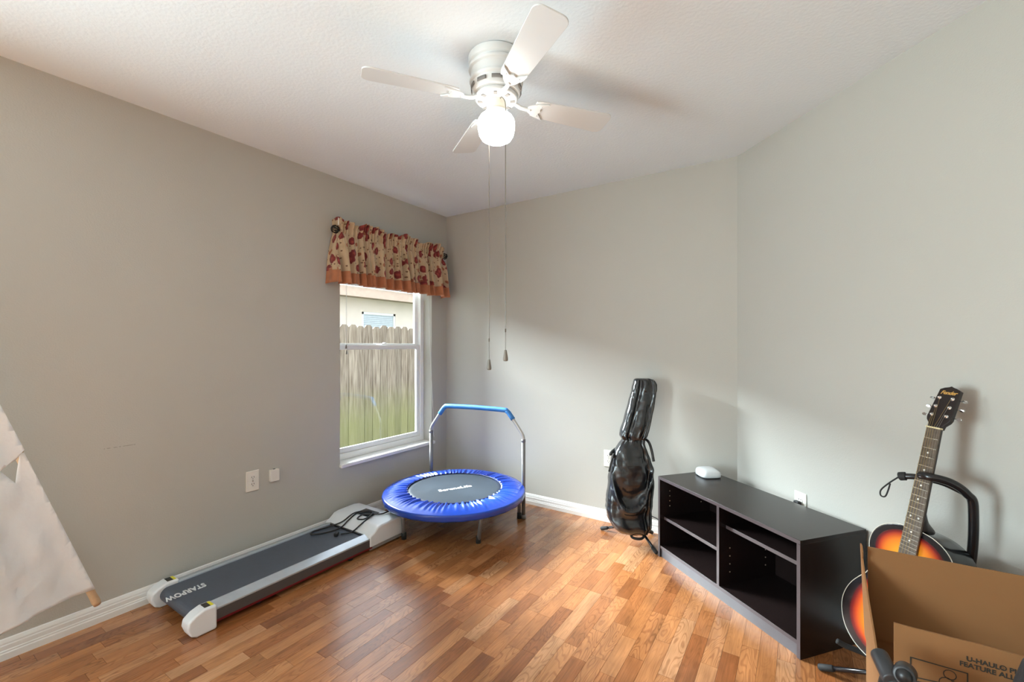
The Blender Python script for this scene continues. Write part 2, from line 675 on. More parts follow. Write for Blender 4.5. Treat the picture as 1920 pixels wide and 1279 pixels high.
# ------------------------------------------------------------------ outside: fence and neighbour
def wood_fence_material():
    m = bpy.data.materials.new('weathered_fence_wood')
    m.use_nodes = True
    nt, N, L, b = nodes_of(m)
    oi = N.new('ShaderNodeObjectInfo')
    tc = N.new('ShaderNodeTexCoord')
    mp = N.new('ShaderNodeMapping'); mp.inputs['Scale'].default_value = (1, 26, 1.6)
    L.new(tc.outputs['Object'], mp.inputs[0])
    ad = N.new('ShaderNodeVectorMath'); ad.operation = 'ADD'
    cx = N.new('ShaderNodeCombineXYZ')
    ml = N.new('ShaderNodeMath'); ml.operation = 'MULTIPLY'; ml.inputs[1].default_value = 60
    L.new(oi.outputs['Random'], ml.inputs[0]); L.new(ml.outputs[0], cx.inputs[0])
    L.new(mp.outputs[0], ad.inputs[0]); L.new(cx.outputs[0], ad.inputs[1])
    n = N.new('ShaderNodeTexNoise'); n.inputs['Scale'].default_value = 2.0; n.inputs['Detail'].default_value = 5
    L.new(ad.outputs[0], n.inputs['Vector'])
    r = N.new('ShaderNodeValToRGB')
    r.color_ramp.elements[0].position = 0.3; r.color_ramp.elements[0].color = (0.16, 0.11, 0.08, 1)
    r.color_ramp.elements[1].position = 0.68; r.color_ramp.elements[1].color = (0.44, 0.355, 0.29, 1)
    L.new(n.outputs['Fac'], r.inputs[0])
    # algae on the lower half of the boards
    sp = N.new('ShaderNodeSeparateXYZ'); L.new(tc.outputs['Object'], sp.inputs[0])
    n2 = N.new('ShaderNodeTexNoise'); n2.inputs['Scale'].default_value = 5.0
    L.new(ad.outputs[0], n2.inputs['Vector'])
    a2 = N.new('ShaderNodeMath'); a2.operation = 'MULTIPLY_ADD'; a2.inputs[1].default_value = 0.5
    L.new(n2.outputs['Fac'], a2.inputs[0]); L.new(sp.outputs[2], a2.inputs[2])
    mr = N.new('ShaderNodeMapRange'); mr.inputs[1].default_value = 0.65; mr.inputs[2].default_value = 1.25; mr.inputs[3].default_value = 0.75; mr.inputs[4].default_value = 0.0
    L.new(a2.outputs[0], mr.inputs[0])
    mx = N.new('ShaderNodeMix'); mx.data_type = 'RGBA'; mx.inputs[7].default_value = (0.30, 0.30, 0.115, 1)
    L.new(mr.outputs[0], mx.inputs[0]); L.new(r.outputs[0], mx.inputs[6])
    # tone per board
    t = N.new('ShaderNodeMapRange'); t.inputs[3].default_value = 0.80; t.inputs[4].default_value = 1.12
    L.new(oi.outputs['Random'], t.inputs[0])
    mm = N.new('ShaderNodeMix'); mm.data_type = 'RGBA'; mm.blend_type = 'MULTIPLY'; mm.inputs[0].default_value = 1
    L.new(mx.outputs[2], mm.inputs[6]); L.new(t.outputs[0], mm.inputs[7])
    L.new(mm.outputs[2], b.inputs['Base Color'])
    b.inputs['Roughness'].default_value = 0.9
    return m


FEN = wood_fence_material()
FZ = 1.86
fence = thing('wooden_fence', 'weathered wooden privacy fence with dog-ear boards outside the window', 'fence', (-2.7, 5.5, -0.30))
pw = 0.142
b = nb()
prism(b, [(0.003, 0), (pw - 0.003, 0), (pw - 0.003, FZ - 0.035), (pw - 0.035, FZ), (0.035, FZ), (0.003, FZ - 0.035)], 0, 0.018,
      M=axes((0, 0, 0), (0, 1, 0), (0, 0, 1), (1, 0, 0)))
p0 = obj('fence_board', b, FEN, fence)
rf = random.Random(5)
for i in range(46):
    p = p0 if i == 0 else p0.copy()
    if i:
        C.objects.link(p)
        p.parent = fence
    p.location = (rf.uniform(-0.006, 0.006), -3.4 + i * pw, rf.uniform(-0.02, 0.012))
    p.rotation_euler = (rf.uniform(-0.004, 0.004), 0, rf.uniform(-0.015, 0.015))
for z in (0.35, 1.0, 1.6):
    obj('fence_rail', bx(-0.055, -0.012, -3.4, 3.1, z, z + 0.09), FEN, fence)

house = thing('neighbor_house', 'cream stucco house with tan fascia beyond the wooden fence', 'house', (-5.4, 7.0, -0.30))
STUC = pm('cream_stucco', (0.84, 0.75, 0.66), rough=0.9, bump=(40, 0.35), var=(3, 0.04))
b = nb()
hz1 = 2.85
WA, WBz, WC, WDz = 0.30, 1.30, 1.27, 2.31    # neighbour window y range and z range (local)
hy0, hy1 = -8.0, 6.0
box(b, -0.2, 0, hy0, WA, 0, hz1)
box(b, -0.2, 0, WC, hy1, 0, hz1)
box(b, -0.2, 0, WA, WC, 0, WBz)
box(b, -0.2, 0, WA, WC, WDz, hz1)
obj('wall', b, STUC, house)
FASC = pm('tan_fascia', (0.62, 0.47, 0.38), rough=0.6)
obj('fascia', bx(0.42, 0.46, hy0, hy1, 2.575, 2.77), FASC, house)
obj('soffit', bx(0.0, 0.43, hy0, hy1, 2.60, 2.63), pm('soffit_vent', (0.42, 0.33, 0.25), rough=0.8, bump=(200, 0.5)), house)
b = nb()
prism(b, [(0.50, 2.78), (0.50, 2.84), (-4.5, 4.75), (-4.5, 4.65)], hy0, hy1, M=axes((0, 0, 0), (1, 0, 0), (0, 0, 1), (0, 1, 0)))
obj('roof', b, pm('brown_shingle', (0.16, 0.12, 0.10), rough=0.95, bump=(60, 0.6), var=(30, 0.3)), house)
hw = obj('window', None or bx(-0.07, -0.045, WA + 0.0, WC, WBz, WDz), pm('house_window_backing', (0.20, 0.22, 0.24), rough=0.9), house)
b = nb()
for yy in (WA, WC - 0.055):
    box(b, -0.05, -0.012, yy, yy + 0.055, WBz, WDz)
box(b, -0.05, -0.012, WA, WC, WDz - 0.05, WDz)
box(b, -0.05, -0.012, WA, WC, WBz, WBz + 0.05)
obj('window_frame', b, VINYL, hw)
for k in range(22):
    z = WBz + 0.06 + k * 0.042
    obj('blind_slat', bx(-0.042, -0.036, WA + 0.055, WC - 0.055, z, z + 0.036), pm('pale_blind', (0.62, 0.70, 0.76), rough=0.5), hw)

# ------------------------------------------------------------------ blind, rod, valance
blind = thing('window_blind', 'raised white mini blind with hanging cords behind the valance', 'blind', (-0.05, (WY0 + WY1) / 2, 1.70))
SL = pm('white_blind_slat', (0.82, 0.82, 0.80), rough=0.4)
obj('headrail', bx(-0.075, -0.045, WY0 + 0.01, WY1 - 0.01, WZ1 - 0.03, WZ1 - 0.002), SL, blind, world=True, bevel=0.002)
for k in range(30):
    z = 1.745 + k * 0.0098
    obj('slat', bx(-0.072, -0.047, WY0 + 0.015, WY1 - 0.015, z, z + 0.0018), SL, blind, world=True)
obj('bottom_rail', bx(-0.074, -0.046, WY0 + 0.012, WY1 - 0.012, 1.724, 1.741), SL, blind, world=True, bevel=0.003)
CORD = pm('white_cord', (0.75, 0.74, 0.72), rough=0.8)
GREYP = pm('grey_plastic', (0.22, 0.21, 0.20), rough=0.4)
for yy, zb in ((2.962, 1.275), (2.967, 1.235)):
    c = obj('lift_cord', tube(nb(), [(-0.04, yy, 2.05), (-0.036, yy, 1.7), (-0.035, yy, zb)], 0.0012, 6), CORD, blind, world=True)
    obj('tassel', lathe(nb(), [(0.002, 0.03), (0.004, 0.022), (0.007, 0.002), (0.006, 0)], 10, (-0.035, yy, zb - 0.028)), GREYP, c, smooth=True, world=True)
obj('side_cord', tube(nb(), smooth_path([(-0.03, WY1 - 0.012, 2.0), (-0.02, WY1 - 0.008, 1.4), (0.004, WY1 - 0.004, 0.95), (0.016, WY1 + 0.006, 0.62), (0.012, WY1 + 0.010, 0.50), (0.020, WY1 + 0.012, 0.47)]), 0.0017, 6), CORD, blind, world=True)

IRON = pm('black_iron', (0.012, 0.011, 0.010), rough=0.4, metal=0.3)
RODX, RODZ = 0.075, 2.055
rod = thing('curtain_rod', 'black curtain rod with caged ball finials above the window', 'curtain rod', (0.0, 3.34, RODZ))
obj('pole', tube(nb(), [(RODX, 2.825, RODZ), (RODX, 3.86, RODZ)], 0.0085, 12), IRON, rod, smooth=True, world=True)
for yy, sgn in ((2.795, -1), (3.888, 1)):
    b = nb()
    R = 0.026
    for k in range(4):
        a = k * PI / 4
        tube(b, [(RODX + R * math.sin(t) * math.cos(a), yy + R * math.cos(t), RODZ + R * math.sin(t) * math.sin(a)) for t in [i * 2 * PI / 20 for i in range(20)]], 0.0034, 6, closed=True)
    tube(b, [(RODX, yy - sgn * 0.045, RODZ), (RODX, yy - sgn * 0.02, RODZ)], [0.011, 0.008], 10)
    lathe(b, [(0.0, -0.006), (0.006, -0.003), (0.006, 0.003), (0, 0.006)], 8, (RODX, yy + sgn * R, RODZ))
    obj('finial', b, IRON, rod, smooth=True, world=True)
for yy in (2.838, 3.853):
    b = nb()
    box(b, 0.0, 0.006, yy - 0.009, yy + 0.009, RODZ - 0.055, RODZ + 0.02)
    tube(b, smooth_path([(0.004, yy, RODZ - 0.035), (0.03, yy, RODZ - 0.036), (0.06, yy, RODZ - 0.028), (RODX, yy, RODZ - 0.011)]), 0.005, 8)
    obj('bracket', b, IRON, rod, world=True)


def floral_material():
    m = bpy.data.materials.new('floral_cream_fabric')
    m.use_nodes = True
    nt, N, L, b = nodes_of(m)
    uv = N.new('ShaderNodeUVMap'); uv.uv_map = 'uv'

    def vor(scale, seed):
        mp = N.new('ShaderNodeMapping'); mp.inputs['Location'].default_value = (seed, seed * 0.7, 0)
        L.new(uv.outputs[0], mp.inputs[0])
        nz = N.new('ShaderNodeTexNoise'); nz.inputs['Scale'].default_value = scale * 3
        L.new(mp.outputs[0], nz.inputs['Vector'])
        ad = N.new('ShaderNodeVectorMath'); ad.operation = 'MULTIPLY_ADD'
        ad.inputs[1].default_value = (0.35 / scale,) * 3
        L.new(nz.outputs['Color'], ad.inputs[0]); L.new(mp.outputs[0], ad.inputs[2])
        v = N.new('ShaderNodeTexVoronoi'); v.voronoi_dimensions = '2D'; v.inputs['Scale'].default_value = scale; v.inputs['Randomness'].default_value = 0.85
        L.new(ad.outputs[0], v.inputs['Vector'])
        return v

    def blob(v, rad, keep, soft=0.03):
        mr = N.new('ShaderNodeMapRange'); mr.inputs[1].default_value = rad; mr.inputs[2].default_value = rad + soft; mr.inputs[3].default_value = 1; mr.inputs[4].default_value = 0
        L.new(v.outputs['Distance'], mr.inputs[0])
        sp = N.new('ShaderNodeSeparateColor'); L.new(v.outputs['Color'], sp.inputs[0])
        lt = N.new('ShaderNodeMath'); lt.operation = 'LESS_THAN'; lt.inputs[1].default_value = keep
        L.new(sp.outputs[0], lt.inputs[0])
        ml = N.new('ShaderNodeMath'); ml.operation = 'MULTIPLY'
        L.new(mr.outputs[0], ml.inputs[0]); L.new(lt.outputs[0], ml.inputs[1])
        return ml.outputs[0]
    col = None

    def over(fac, c, below):
        mx = N.new('ShaderNodeMix'); mx.data_type = 'RGBA'; mx.inputs[7].default_value = (*c, 1)
        L.new(fac, mx.inputs[0])
        if isinstance(below, tuple):
            mx.inputs[6].default_value = (*below, 1)
        else:
            L.new(below, mx.inputs[6])
        return mx.outputs[2]
    base = (0.52, 0.385, 0.25)
    n = N.new('ShaderNodeTexNoise'); n.inputs['Scale'].default_value = 9; n.inputs['Detail'].default_value = 4
    L.new(uv.outputs[0], n.inputs['Vector'])
    mrn = N.new('ShaderNodeMapRange'); mrn.inputs[1].default_value = 0.50; mrn.inputs[2].default_value = 0.70; mrn.inputs[4].default_value = 0.55
    L.new(n.outputs['Fac'], mrn.inputs[0])
    col = over(mrn.outputs[0], (0.34, 0.27, 0.15), base)
    col = over(blob(vor(30, 3.1), 0.15, 0.55), (0.16, 0.085, 0.045), col)
    col = over(blob(vor(15, 7.7), 0.20, 0.35), (0.30, 0.10, 0.05), col)
    v = vor(10.5, 1.3)
    col = over(blob(v, 0.30, 0.55), (0.185, 0.022, 0.022), col)
    col = over(blob(v, 0.07, 0.55, 0.1), (0.33, 0.055, 0.045), col)
    L.new(col, b.inputs['Base Color'])
    b.inputs['Roughness'].default_value = 0.85
    b.inputs['Sheen Weight'].default_value = 0.15
    return m


FLORAL = floral_material()
RUST = pm('rust_orange_fabric', (0.42, 0.155, 0.07), rough=0.8, sheen=0.2, var=(20, 0.12))
LINING = pm('white_lining', (0.82, 0.80, 0.76), rough=0.9)
VY0, VY1, VLOW, VTOP, VHEM = 2.772, 3.905, 1.690, 2.125, 1.772


def pleat(u, k):
    """hanging folds, u metres along the rod"""
    a = u * 82 + 1.6 * math.sin(u * 11) + 0.9 * math.sin(u * 27 + 1)
    w = math.sin(a)
    return math.copysign(abs(w) ** 0.6, w) * 0.75 + 0.45 * math.sin(u * 118 + 2.0 * math.sin(u * 19)) + 0.4 * noise.noise(Vector((u * 22, k, 0.3)))


def val_pt(u, z, extra=0.0):
    t = max(0.0, min(1.0, (RODZ - 0.025 - z) / (RODZ - 0.025 - VLOW)))     # 0 at the rod, 1 at the hem
    yc = (VY0 + VY1) / 2
    y = VY0 + u * (VY1 - VY0)
    y = yc + (y - yc) * (0.895 + 0.105 * t ** 0.7)
    gather = math.sin(y * 205 + 2.6 * math.sin(y * 31) + 1.2 * math.sin(y * 77))
    amp = 0.032 * t ** 0.5
    xx = RODX + 0.020 + 0.034 * t + amp * pleat(y, z * 1.5)
    # tight gathers at the rod pocket and the standing header
    if z > RODZ + 0.020:
        h = (z - RODZ - 0.02) / 0.05
        xx += (0.010 + 0.012 * h) * gather + 0.006 * h
        y += 0.004 * h * math.cos(y * 205)
    else:
        xx += 0.0105 * math.exp(-max(0.0, RODZ - 0.02 - z) / 0.06) * gather
    xx -= 0.006 * math.exp(-((z - RODZ - 0.022) / 0.008) ** 2)
    xx -= 0.007 * math.exp(-((z - RODZ + 0.022) / 0.008) ** 2)
    y += 0.006 * t * math.sin(y * 70 + 5 * z)
    return (max(xx, RODX + 0.011) + extra, y, z)


val = thing('window_valance', 'gathered floral cream valance with rust orange hem above the window', 'valance', (0.09, 3.34, VLOW))
ripple = lambda u: 0.006 * math.sin(u * 60) + 0.008 * math.sin(u * 23 + 1)
RET = 0.075


def wrap_pt(s, z, extra=0.0):
    """the cloth turns back to the wall at both ends"""
    if s < RET or s > 1 - RET:
        e = 0.0 if s < RET else 1.0
        r = s / RET if s < RET else (1 - s) / RET
        p = val_pt(e, z, extra)
        sg = -1 if e == 0 else 1
        return (0.010 + (p[0] - 0.010) * math.sin(r * PI / 2), p[1] + sg * 0.012 * math.cos(r * PI / 2) + 0.003 * math.sin(r * 14), z)
    return val_pt((s - RET) / (1 - 2 * RET), z, extra)


b = grid(nb(), lambda u, w: wrap_pt(u, VHEM + ripple(u) * 0.4 + w * (VTOP + ripple(u) - VHEM)), 700, 48, uv=lambda u, w: (u * 2.1, w * 0.36))
obj('floral_panel', b, FLORAL, val, smooth=True, world=True, solid=0.0015)
b = grid(nb(), lambda u, w: wrap_pt(u, VLOW + 0.004 * math.sin(u * 41) + w * (VHEM + 0.02 - VLOW), -0.004 + 0.004 * (1 - w)), 700, 8)
obj('hem_band', b, RUST, val, smooth=True, world=True, solid=0.0015)
b = grid(nb(), lambda u, w: (RODX + 0.006 + 0.004 * math.sin(u * 40), 2.812 + u * 0.10, RODZ + 0.030 + w * (0.052 - 0.03 * u)), 16, 4)
obj('lining_edge', b, LINING, val, smooth=True, world=True, solid=0.001)

# ------------------------------------------------------------------ ceiling fan
FX, FYY = 1.666, 2.425
fan = thing('ceiling_fan', 'white four-blade ceiling fan with lit globe and two pull chains', 'ceiling fan', (FX, FYY, H), math.radians(54.42))
FWH = pm('white_fan_enamel', (0.72, 0.745, 0.75), rough=0.35, var=(5, 0.02))
obj('motor_housing', lathe(nb(), [(0.106, 0), (0.114, -0.004), (0.114, -0.030), (0.112, -0.033), (0.104, -0.036), (0.104, -0.042), (0.113, -0.045), (0.114, -0.050), (0.112, -0.057), (0.103, -0.061),
                                  (0.1025, -0.094), (0.108, -0.097), (0.109, -0.102), (0.107, -0.108), (0.101, -0.112), (0.098, -0.142), (0.094, -0.150), (0.075, -0.154), (0.0, -0.154)], 48), FWH, fan, smooth=True, bevel=0.001)
SLOT = pm('dark_vent_gap', (0.22, 0.21, 0.20), rough=0.9)
for k in range(10):
    a0 = k * 2 * PI / 10
    b = nb()
    ring = []
    for z in (-0.122, -0.136):
        ring.append([(0.1025 * math.cos(a0 + t), 0.1025 * math.sin(a0 + t), z) for t in [-0.2 + i * 0.05 for i in range(9)]])
    V = [[b.verts.new(p) for p in r] for r in ring]
    for i in range(8):
        b.faces.new((V[0][i], V[0][i + 1], V[1][i + 1], V[1][i]))
    obj('vent_slot', b, SLOT, fan, smooth=True, solid=0.003)
obj('flywheel', lathe(nb(), [(0.0, -0.150), (0.082, -0.152), (0.086, -0.158), (0.086, -0.168), (0.078, -0.174), (0.045, -0.176), (0, -0.176)], 40), FWH, fan, smooth=True)
for k in range(8):
    a = (k + 0.5) * PI / 4
    obj('flywheel_slot', bx(0.056, 0.076, -0.007, 0.007, -0.1775, -0.1735, M=Matrix.Rotation(a, 4, 'Z')), SLOT, fan, bevel=0.001)
obj('light_fitter', lathe(nb(), [(0.0, -0.174), (0.036, -0.174), (0.040, -0.180), (0.040, -0.214), (0.046, -0.218), (0.046, -0.232), (0.040, -0.236), (0, -0.236)], 32), pm('cream_enamel', (0.78, 0.72, 0.60), rough=0.35), fan, smooth=True, bevel=0.001)
GLOBE = pm('lit_opal_glass', (0.95, 0.92, 0.85), rough=0.25, emit=((1.0, 0.98, 0.92), 11.0))
obj('globe', lathe(nb(), [(0.040, -0.228), (0.052, -0.232), (0.066, -0.240), (0.0735, -0.252), (0.0755, -0.266), (0.0745, -0.290), (0.070, -0.312), (0.060, -0.328), (0.044, -0.337), (0.02, -0.341), (0.0, -0.3415)], 40), GLOBE, fan, smooth=True)
ZB = 2.269 - H


def blade_outline():
    r0, r1 = 0.165, 0.522
    w0, w1 = 0.048, 0.062
    pts = [(r0, -w0 * 0.86)]
    pts += [(r0 + 0.02, -w0)]
    cr = 0.030
    for i in range(7):
        a = -PI / 2 + i * (PI / 2) / 6
        pts.append((r1 - cr + cr * math.cos(a), -w1 + cr + cr * math.sin(a)))
    for i in range(7):
        a = i * (PI / 2) / 6
        pts.append((r1 - cr + cr * math.cos(a), w1 - cr + cr * math.sin(a)))
    pts += [(r0 + 0.02, w0), (r0, w0 * 0.86)]
    return pts


PITCH = math.radians(-10.5)
for k in range(4):
    Mk = Matrix.Rotation(k * PI / 2, 4, 'Z') @ Matrix.Translation((0, 0, ZB)) @ Matrix.Rotation(PITCH, 4, 'X')
    bl = obj('blade', prism(nb(), blade_outline(), -0.003, 0.003, M=Mk), FWH, fan, bevel=0.0015)
    b = nb()
    # crescent bracket under the blade root with its curved arm to the flywheel
    cres = []
    for i in range(17):
        t = -1 + i / 8
        cres.append((0.222 - 0.034 * (1 - t * t) + 0.010 * math.cos(t * 3 * PI / 2) ** 2 * (1 - abs(t)), t * 0.046))
    for i in range(17):
        t = 1 - i / 8
        cres.append((0.135 + 0.060 * t * t + 0.018 * abs(t) ** 3, t * 0.047))
    prism(b, cres, -0.0105, -0.0035, M=Mk)
    arm = [(0.062, 0, -0.166 - ZB), (0.085, 0, -0.172 - ZB), (0.105, 0, -0.006), (0.128, 0, -0.009), (0.150, 0, -0.008)]
    vb = set(b.verts)
    tube(b, smooth_path([(0.062, 0, -0.166), (0.086, 0, -0.170), (0.110, 0, ZB - 0.008), (0.150, 0, ZB - 0.008)]), 0.0085, 10)
    nv = [v for v in b.verts if v not in vb]
    bmesh.ops.transform(b, matrix=Matrix.Rotation(k * PI / 2, 4, 'Z'), verts=nv)
    obj('blade_iron', b, FWH, bl, bevel=0.0015)
    for (sx_, sy_) in ((0.150, 0.0), (0.190, 0.026), (0.190, -0.026)):
        obj('screw', lathe(nb(), [(0, -0.0125), (0.0035, -0.0118), (0.0042, -0.010), (0.0042, -0.0085)], 10, M=Mk @ Matrix.Translation((sx_, sy_, 0))), FWH, bl, smooth=True)
CHAIN = pm('brass_bead_chain', (0.16, 0.14, 0.12), rough=0.5, metal=0.6)
FOB = pm('grey_wood_fob', (0.20, 0.18, 0.155), rough=0.5)
for (cx_, cy_, ztop, zf0, zf1, zc) in ((1.742, 2.379, 2.246, 1.254, 1.209, 1.330), (1.606, 2.457, 2.246, 1.212, 1.167, 1.294)):
    dx, dy = cx_ - FX, cy_ - FYY
    rr = math.hypot(dx, dy)
    ix, iy = FX + dx / rr * 0.036, FYY + dy / rr * 0.036
    pts = smooth_path([(ix, iy, ztop + 0.012), (ix + dx / rr * 0.02, iy + dy / rr * 0.02, ztop + 0.010), (cx_, cy_, ztop - 0.035), (cx_, cy_, ztop - 0.12)], 5) + [(cx_, cy_, 1.8), (cx_, cy_, zf0)]
    ch = obj('pull_chain', tube(nb(), pts, 0.0015, 6), CHAIN, fan, world=True)
    obj('chain_connector', lathe(nb(), [(0.001, -0.008), (0.003, -0.006), (0.003, 0.006), (0.001, 0.008)], 8, (cx_, cy_, zc)), CHAIN, ch, world=True)
    Lf = zf0 - zf1
    obj('pull_fob', lathe(nb(), [(0.0, Lf), (0.0042, Lf), (0.0055, Lf * 0.92), (0.0075, Lf * 0.6), (0.0098, Lf * 0.28), (0.0100, Lf * 0.14), (0.0078, Lf * 0.03), (0, 0)], 16, (cx_, cy_, zf1)), FOB, ch, smooth=True, world=True)

# ------------------------------------------------------------------ trampoline
TX, TY, TR = 0.645, 3.362, 0.500
tr = thing('mini_trampoline', 'round blue mini trampoline with padded handlebar in the corner', 'trampoline', (TX, TY, 0))
BLUE = pm('blue_vinyl_pad', (0.013, 0.060, 0.42), rough=0.24, coat=0.25, var=(6, 0.08))
MATF = pm('black_jump_mat', (0.030, 0.040, 0.052), rough=0.40, bump=(500, 0.15), var=(5, 0.1))
obj('jump_mat', lathe(nb(), [(0.0, 0.256), (0.10, 0.2565), (0.20, 0.2575), (0.30, 0.259), (0.345, 0.2595), (0.345, 0.2555), (0, 0.252)], 72), MATF, tr, smooth=True)
NA = 540


def pad_pt(a, s):
    """s 0..1 from inner edge over the top and down the skirt"""
    th = a * 2 * PI
    wr = math.sin(th * 74 + 2.0 * math.sin(th * 11)) + 0.8 * noise.noise(Vector((math.cos(th) * 14, math.sin(th) * 14, s * 1.2))) + 0.5 * math.sin(th * 43 + 1)
    if s < 0.75:
        q = s / 0.75
        r = 0.328 + q * (TR - 0.012 - 0.328)
        z = 0.262 + 0.010 * math.sin(q * PI) - 0.012 * q * q
        fade = max(0.0, 1 - q * 1.22) ** 0.8
        z += 0.0075 * wr * fade
        r += 0.0015 * wr * (1 - q)
    else:
        q = (s - 0.75) / 0.25
        ang = min(1.0, q / 0.4) * PI / 2
        r = TR - 0.012 + 0.012 * math.sin(ang) + 0.0015 * math.sin(th * 30) * q - 0.008 * max(0, q - 0.4)
        z = 0.250 - 0.012 * (1 - math.cos(ang)) - 0.030 * max(0.0, (q - 0.4) / 0.6)
    return (r * math.cos(th), r * math.sin(th), z)


b = nb()
SS = [0, 0.06, 0.12, 0.18, 0.24, 0.30, 0.38, 0.46, 0.54, 0.62, 0.70, 0.75, 0.78, 0.81, 0.85, 0.9, 0.95, 1.0]
V = [[b.verts.new(pad_pt(i / NA, s)) for s in SS] for i in range(NA)]
for i in range(NA):
    for j in range(len(SS) - 1):
        b.faces.new((V[i][j], V[(i + 1) % NA][j], V[(i + 1) % NA][j + 1], V[i][j + 1]))
pad = obj('safety_pad', b, BLUE, tr, smooth=True, solid=0.0015)
b = nb()
tube(b, [(0.331 * math.cos(t), 0.331 * math.sin(t), 0.2635) for t in [i * 2 * PI / 90 for i in range(90)]], 0.0035, 6, closed=True)
obj('pad_binding', b, pm('navy_binding', (0.010, 0.016, 0.09), rough=0.5), pad, smooth=True)
b = nb()
tube(b, [(0.405 * math.cos(t), 0.405 * math.sin(t), 0.232) for t in [i * 2 * PI / 72 for i in range(72)]], 0.0125, 10, closed=True)
obj('frame_ring', b, STEEL, tr, smooth=True)
for (lx, ly) in ((0.969, 3.213), (0.526, 2.990), (0.30, 3.17), (0.245, 3.60), (0.66, 3.80), (0.972, 3.700)):
    d = Vector((lx - TX, ly - TY))
    d2 = d.normalized() * (0.405 if d.length < 0.45 else 0.47)
    lg = obj('leg', tube(nb(), [(d.x, d.y, 0.004), (d.x * 0.55 + d2.x * 0.45, d.y * 0.55 + d2.y * 0.45, 0.11), (d2.x, d2.y, 0.225)], 0.0125, 12), STEEL, tr, smooth=True)
    obj('foot_cap', lathe(nb(), [(0.0, 0), (0.0165, 0), (0.0165, 0.040), (0.0135, 0.044), (0.0, 0.044)], 16, (d.x, d.y, 0)), RUBBER, lg, smooth=True)
# handlebar
hr = Vector((1.002, 3.712)); hl = Vector((0.190, 3.600))


def hp(t, z):
    p = hr.lerp(hl, t)
    return (p.x, p.y, z)


for t, nm in ((0, 'handle_post'), (1, 'handle_post')):
    pz = obj(nm, tube(nb(), [hp(t, 0.002 if t == 0 else 0.02), hp(t, 0.575)], 0.0145, 14), STEEL, tr, smooth=True, world=True)
    obj('post_sleeve', tube(nb(), [hp(t, 0.560), hp(t, 0.582)], 0.0162, 14), STEEL, pz, smooth=True, world=True)
    obj('post_foot', tube(nb(), [hp(t, 0.0), hp(t, 0.03)], 0.0165, 14), RUBBER if t else STEEL, pz, smooth=True, world=True)
    s = 0.03 if t == 0 else 0.97
    b = nb()
    p = Vector(hp(t, 0.24))
    q = Vector((TX, TY, 0.232))
    dd = (q - p); dd.z = 0; dd.normalize()
    tube(b, [p, p + dd * 0.05], 0.010, 8)
    obj('clamp', b, BLACK, pz, world=True)
bar = [hp(0.0, 0.570), hp(0.003, 0.600), hp(0.030, 0.640), hp(0.135, 0.755), hp(0.165, 0.778), hp(0.2, 0.786), hp(0.5, 0.790), hp(0.80, 0.786), hp(0.835, 0.778), hp(0.865, 0.755), hp(0.970, 0.640), hp(0.997, 0.600), hp(1.0, 0.570)]
path = smooth_path(bar, 6)
obj('handlebar', tube(nb(), path, 0.0125, 12), pm('light_steel', (0.55, 0.55, 0.55), rough=0.3, metal=0.8), tr, smooth=True, world=True)
fp = [p for p in path if p.z > 0.715]
obj('foam_grip', tube(nb(), fp, 0.0180, 14), pm('blue_foam', (0.045, 0.23, 0.62), rough=0.5, bump=(200, 0.1)), tr, smooth=True, world=True)
PRINT = pm('white_print', (0.80, 0.82, 0.84), rough=0.5)
text('brand_print', 'SereneLife', 0.058, PRINT, tr, Matrix.Translation((0.012, -0.012, 0.2582)) @ Matrix.Rotation(math.radians(61), 4, 'Z'), bold=0.0012, shear=0.05)

# ------------------------------------------------------------------ treadmill
tm = thing('walking_treadmill', 'flat grey walking treadmill with white motor hood along the wall', 'treadmill', (0.28, 2.4, 0))
SILV = pm('silver_rail', (0.56, 0.62, 0.69), rough=0.26, metal=0.35)
CHAR = pm('charcoal_side', (0.075, 0.068, 0.068), rough=0.42)
RED = pm('red_stripe', (0.15, 0.004, 0.008), rough=0.4)
BELT = pm('black_belt_rubber', (0.080, 0.097, 0.130), rough=0.40, bump=(700, 0.25), var=(40, 0.05))
X0, X1 = 0.055, 0.500
Y0, Y1 = 1.79, 2.755
zt = 0.098
for sgn, nm in ((0, 'side_rail'), (1, 'side_rail')):
    xa, xb = (X0, X0 + 0.062) if sgn == 0 else (X1 - 0.062, X1)
    prof = [(xa, zt - 0.004), (xb, zt - 0.004)]
    b = nb()
    xi, xo = (xb, xa) if sgn == 0 else (xa, xb)
    pr = [(xi, 0.070), (xi, zt + 0.002), (xi + (xo - xi) * 0.15, zt + 0.004), (xo, zt - 0.010), (xo, 0.080), (xo - (xo - xi) * 0.1, 0.070)]
    prism(b, pr, Y0 + 0.095, Y1, M=axes((0, 0, 0), (1, 0, 0), (0, 0, 1), (0, 1, 0)))
    rl = obj('side_rail', b, SILV, tm, world=True, bevel=0.002)
    xs0, xs1 = (xo - 0.008, xo - 0.0005) if sgn else (xo + 0.0005, xo + 0.008)
    obj('side_panel', bx(xs0, xs1, Y0 + 0.095, Y1, 0.034, zt - 0.012), CHAR, rl, world=True)
    xs0, xs1 = (xo - 0.008, xo + 0.0008) if sgn else (xo - 0.0008, xo + 0.008)
    obj('stripe', bx(xs0, xs1, Y0 + 0.095, Y1, 0.024, 0.034), RED, rl, world=True)
xa, xb = X0 + 0.060, X1 - 0.060
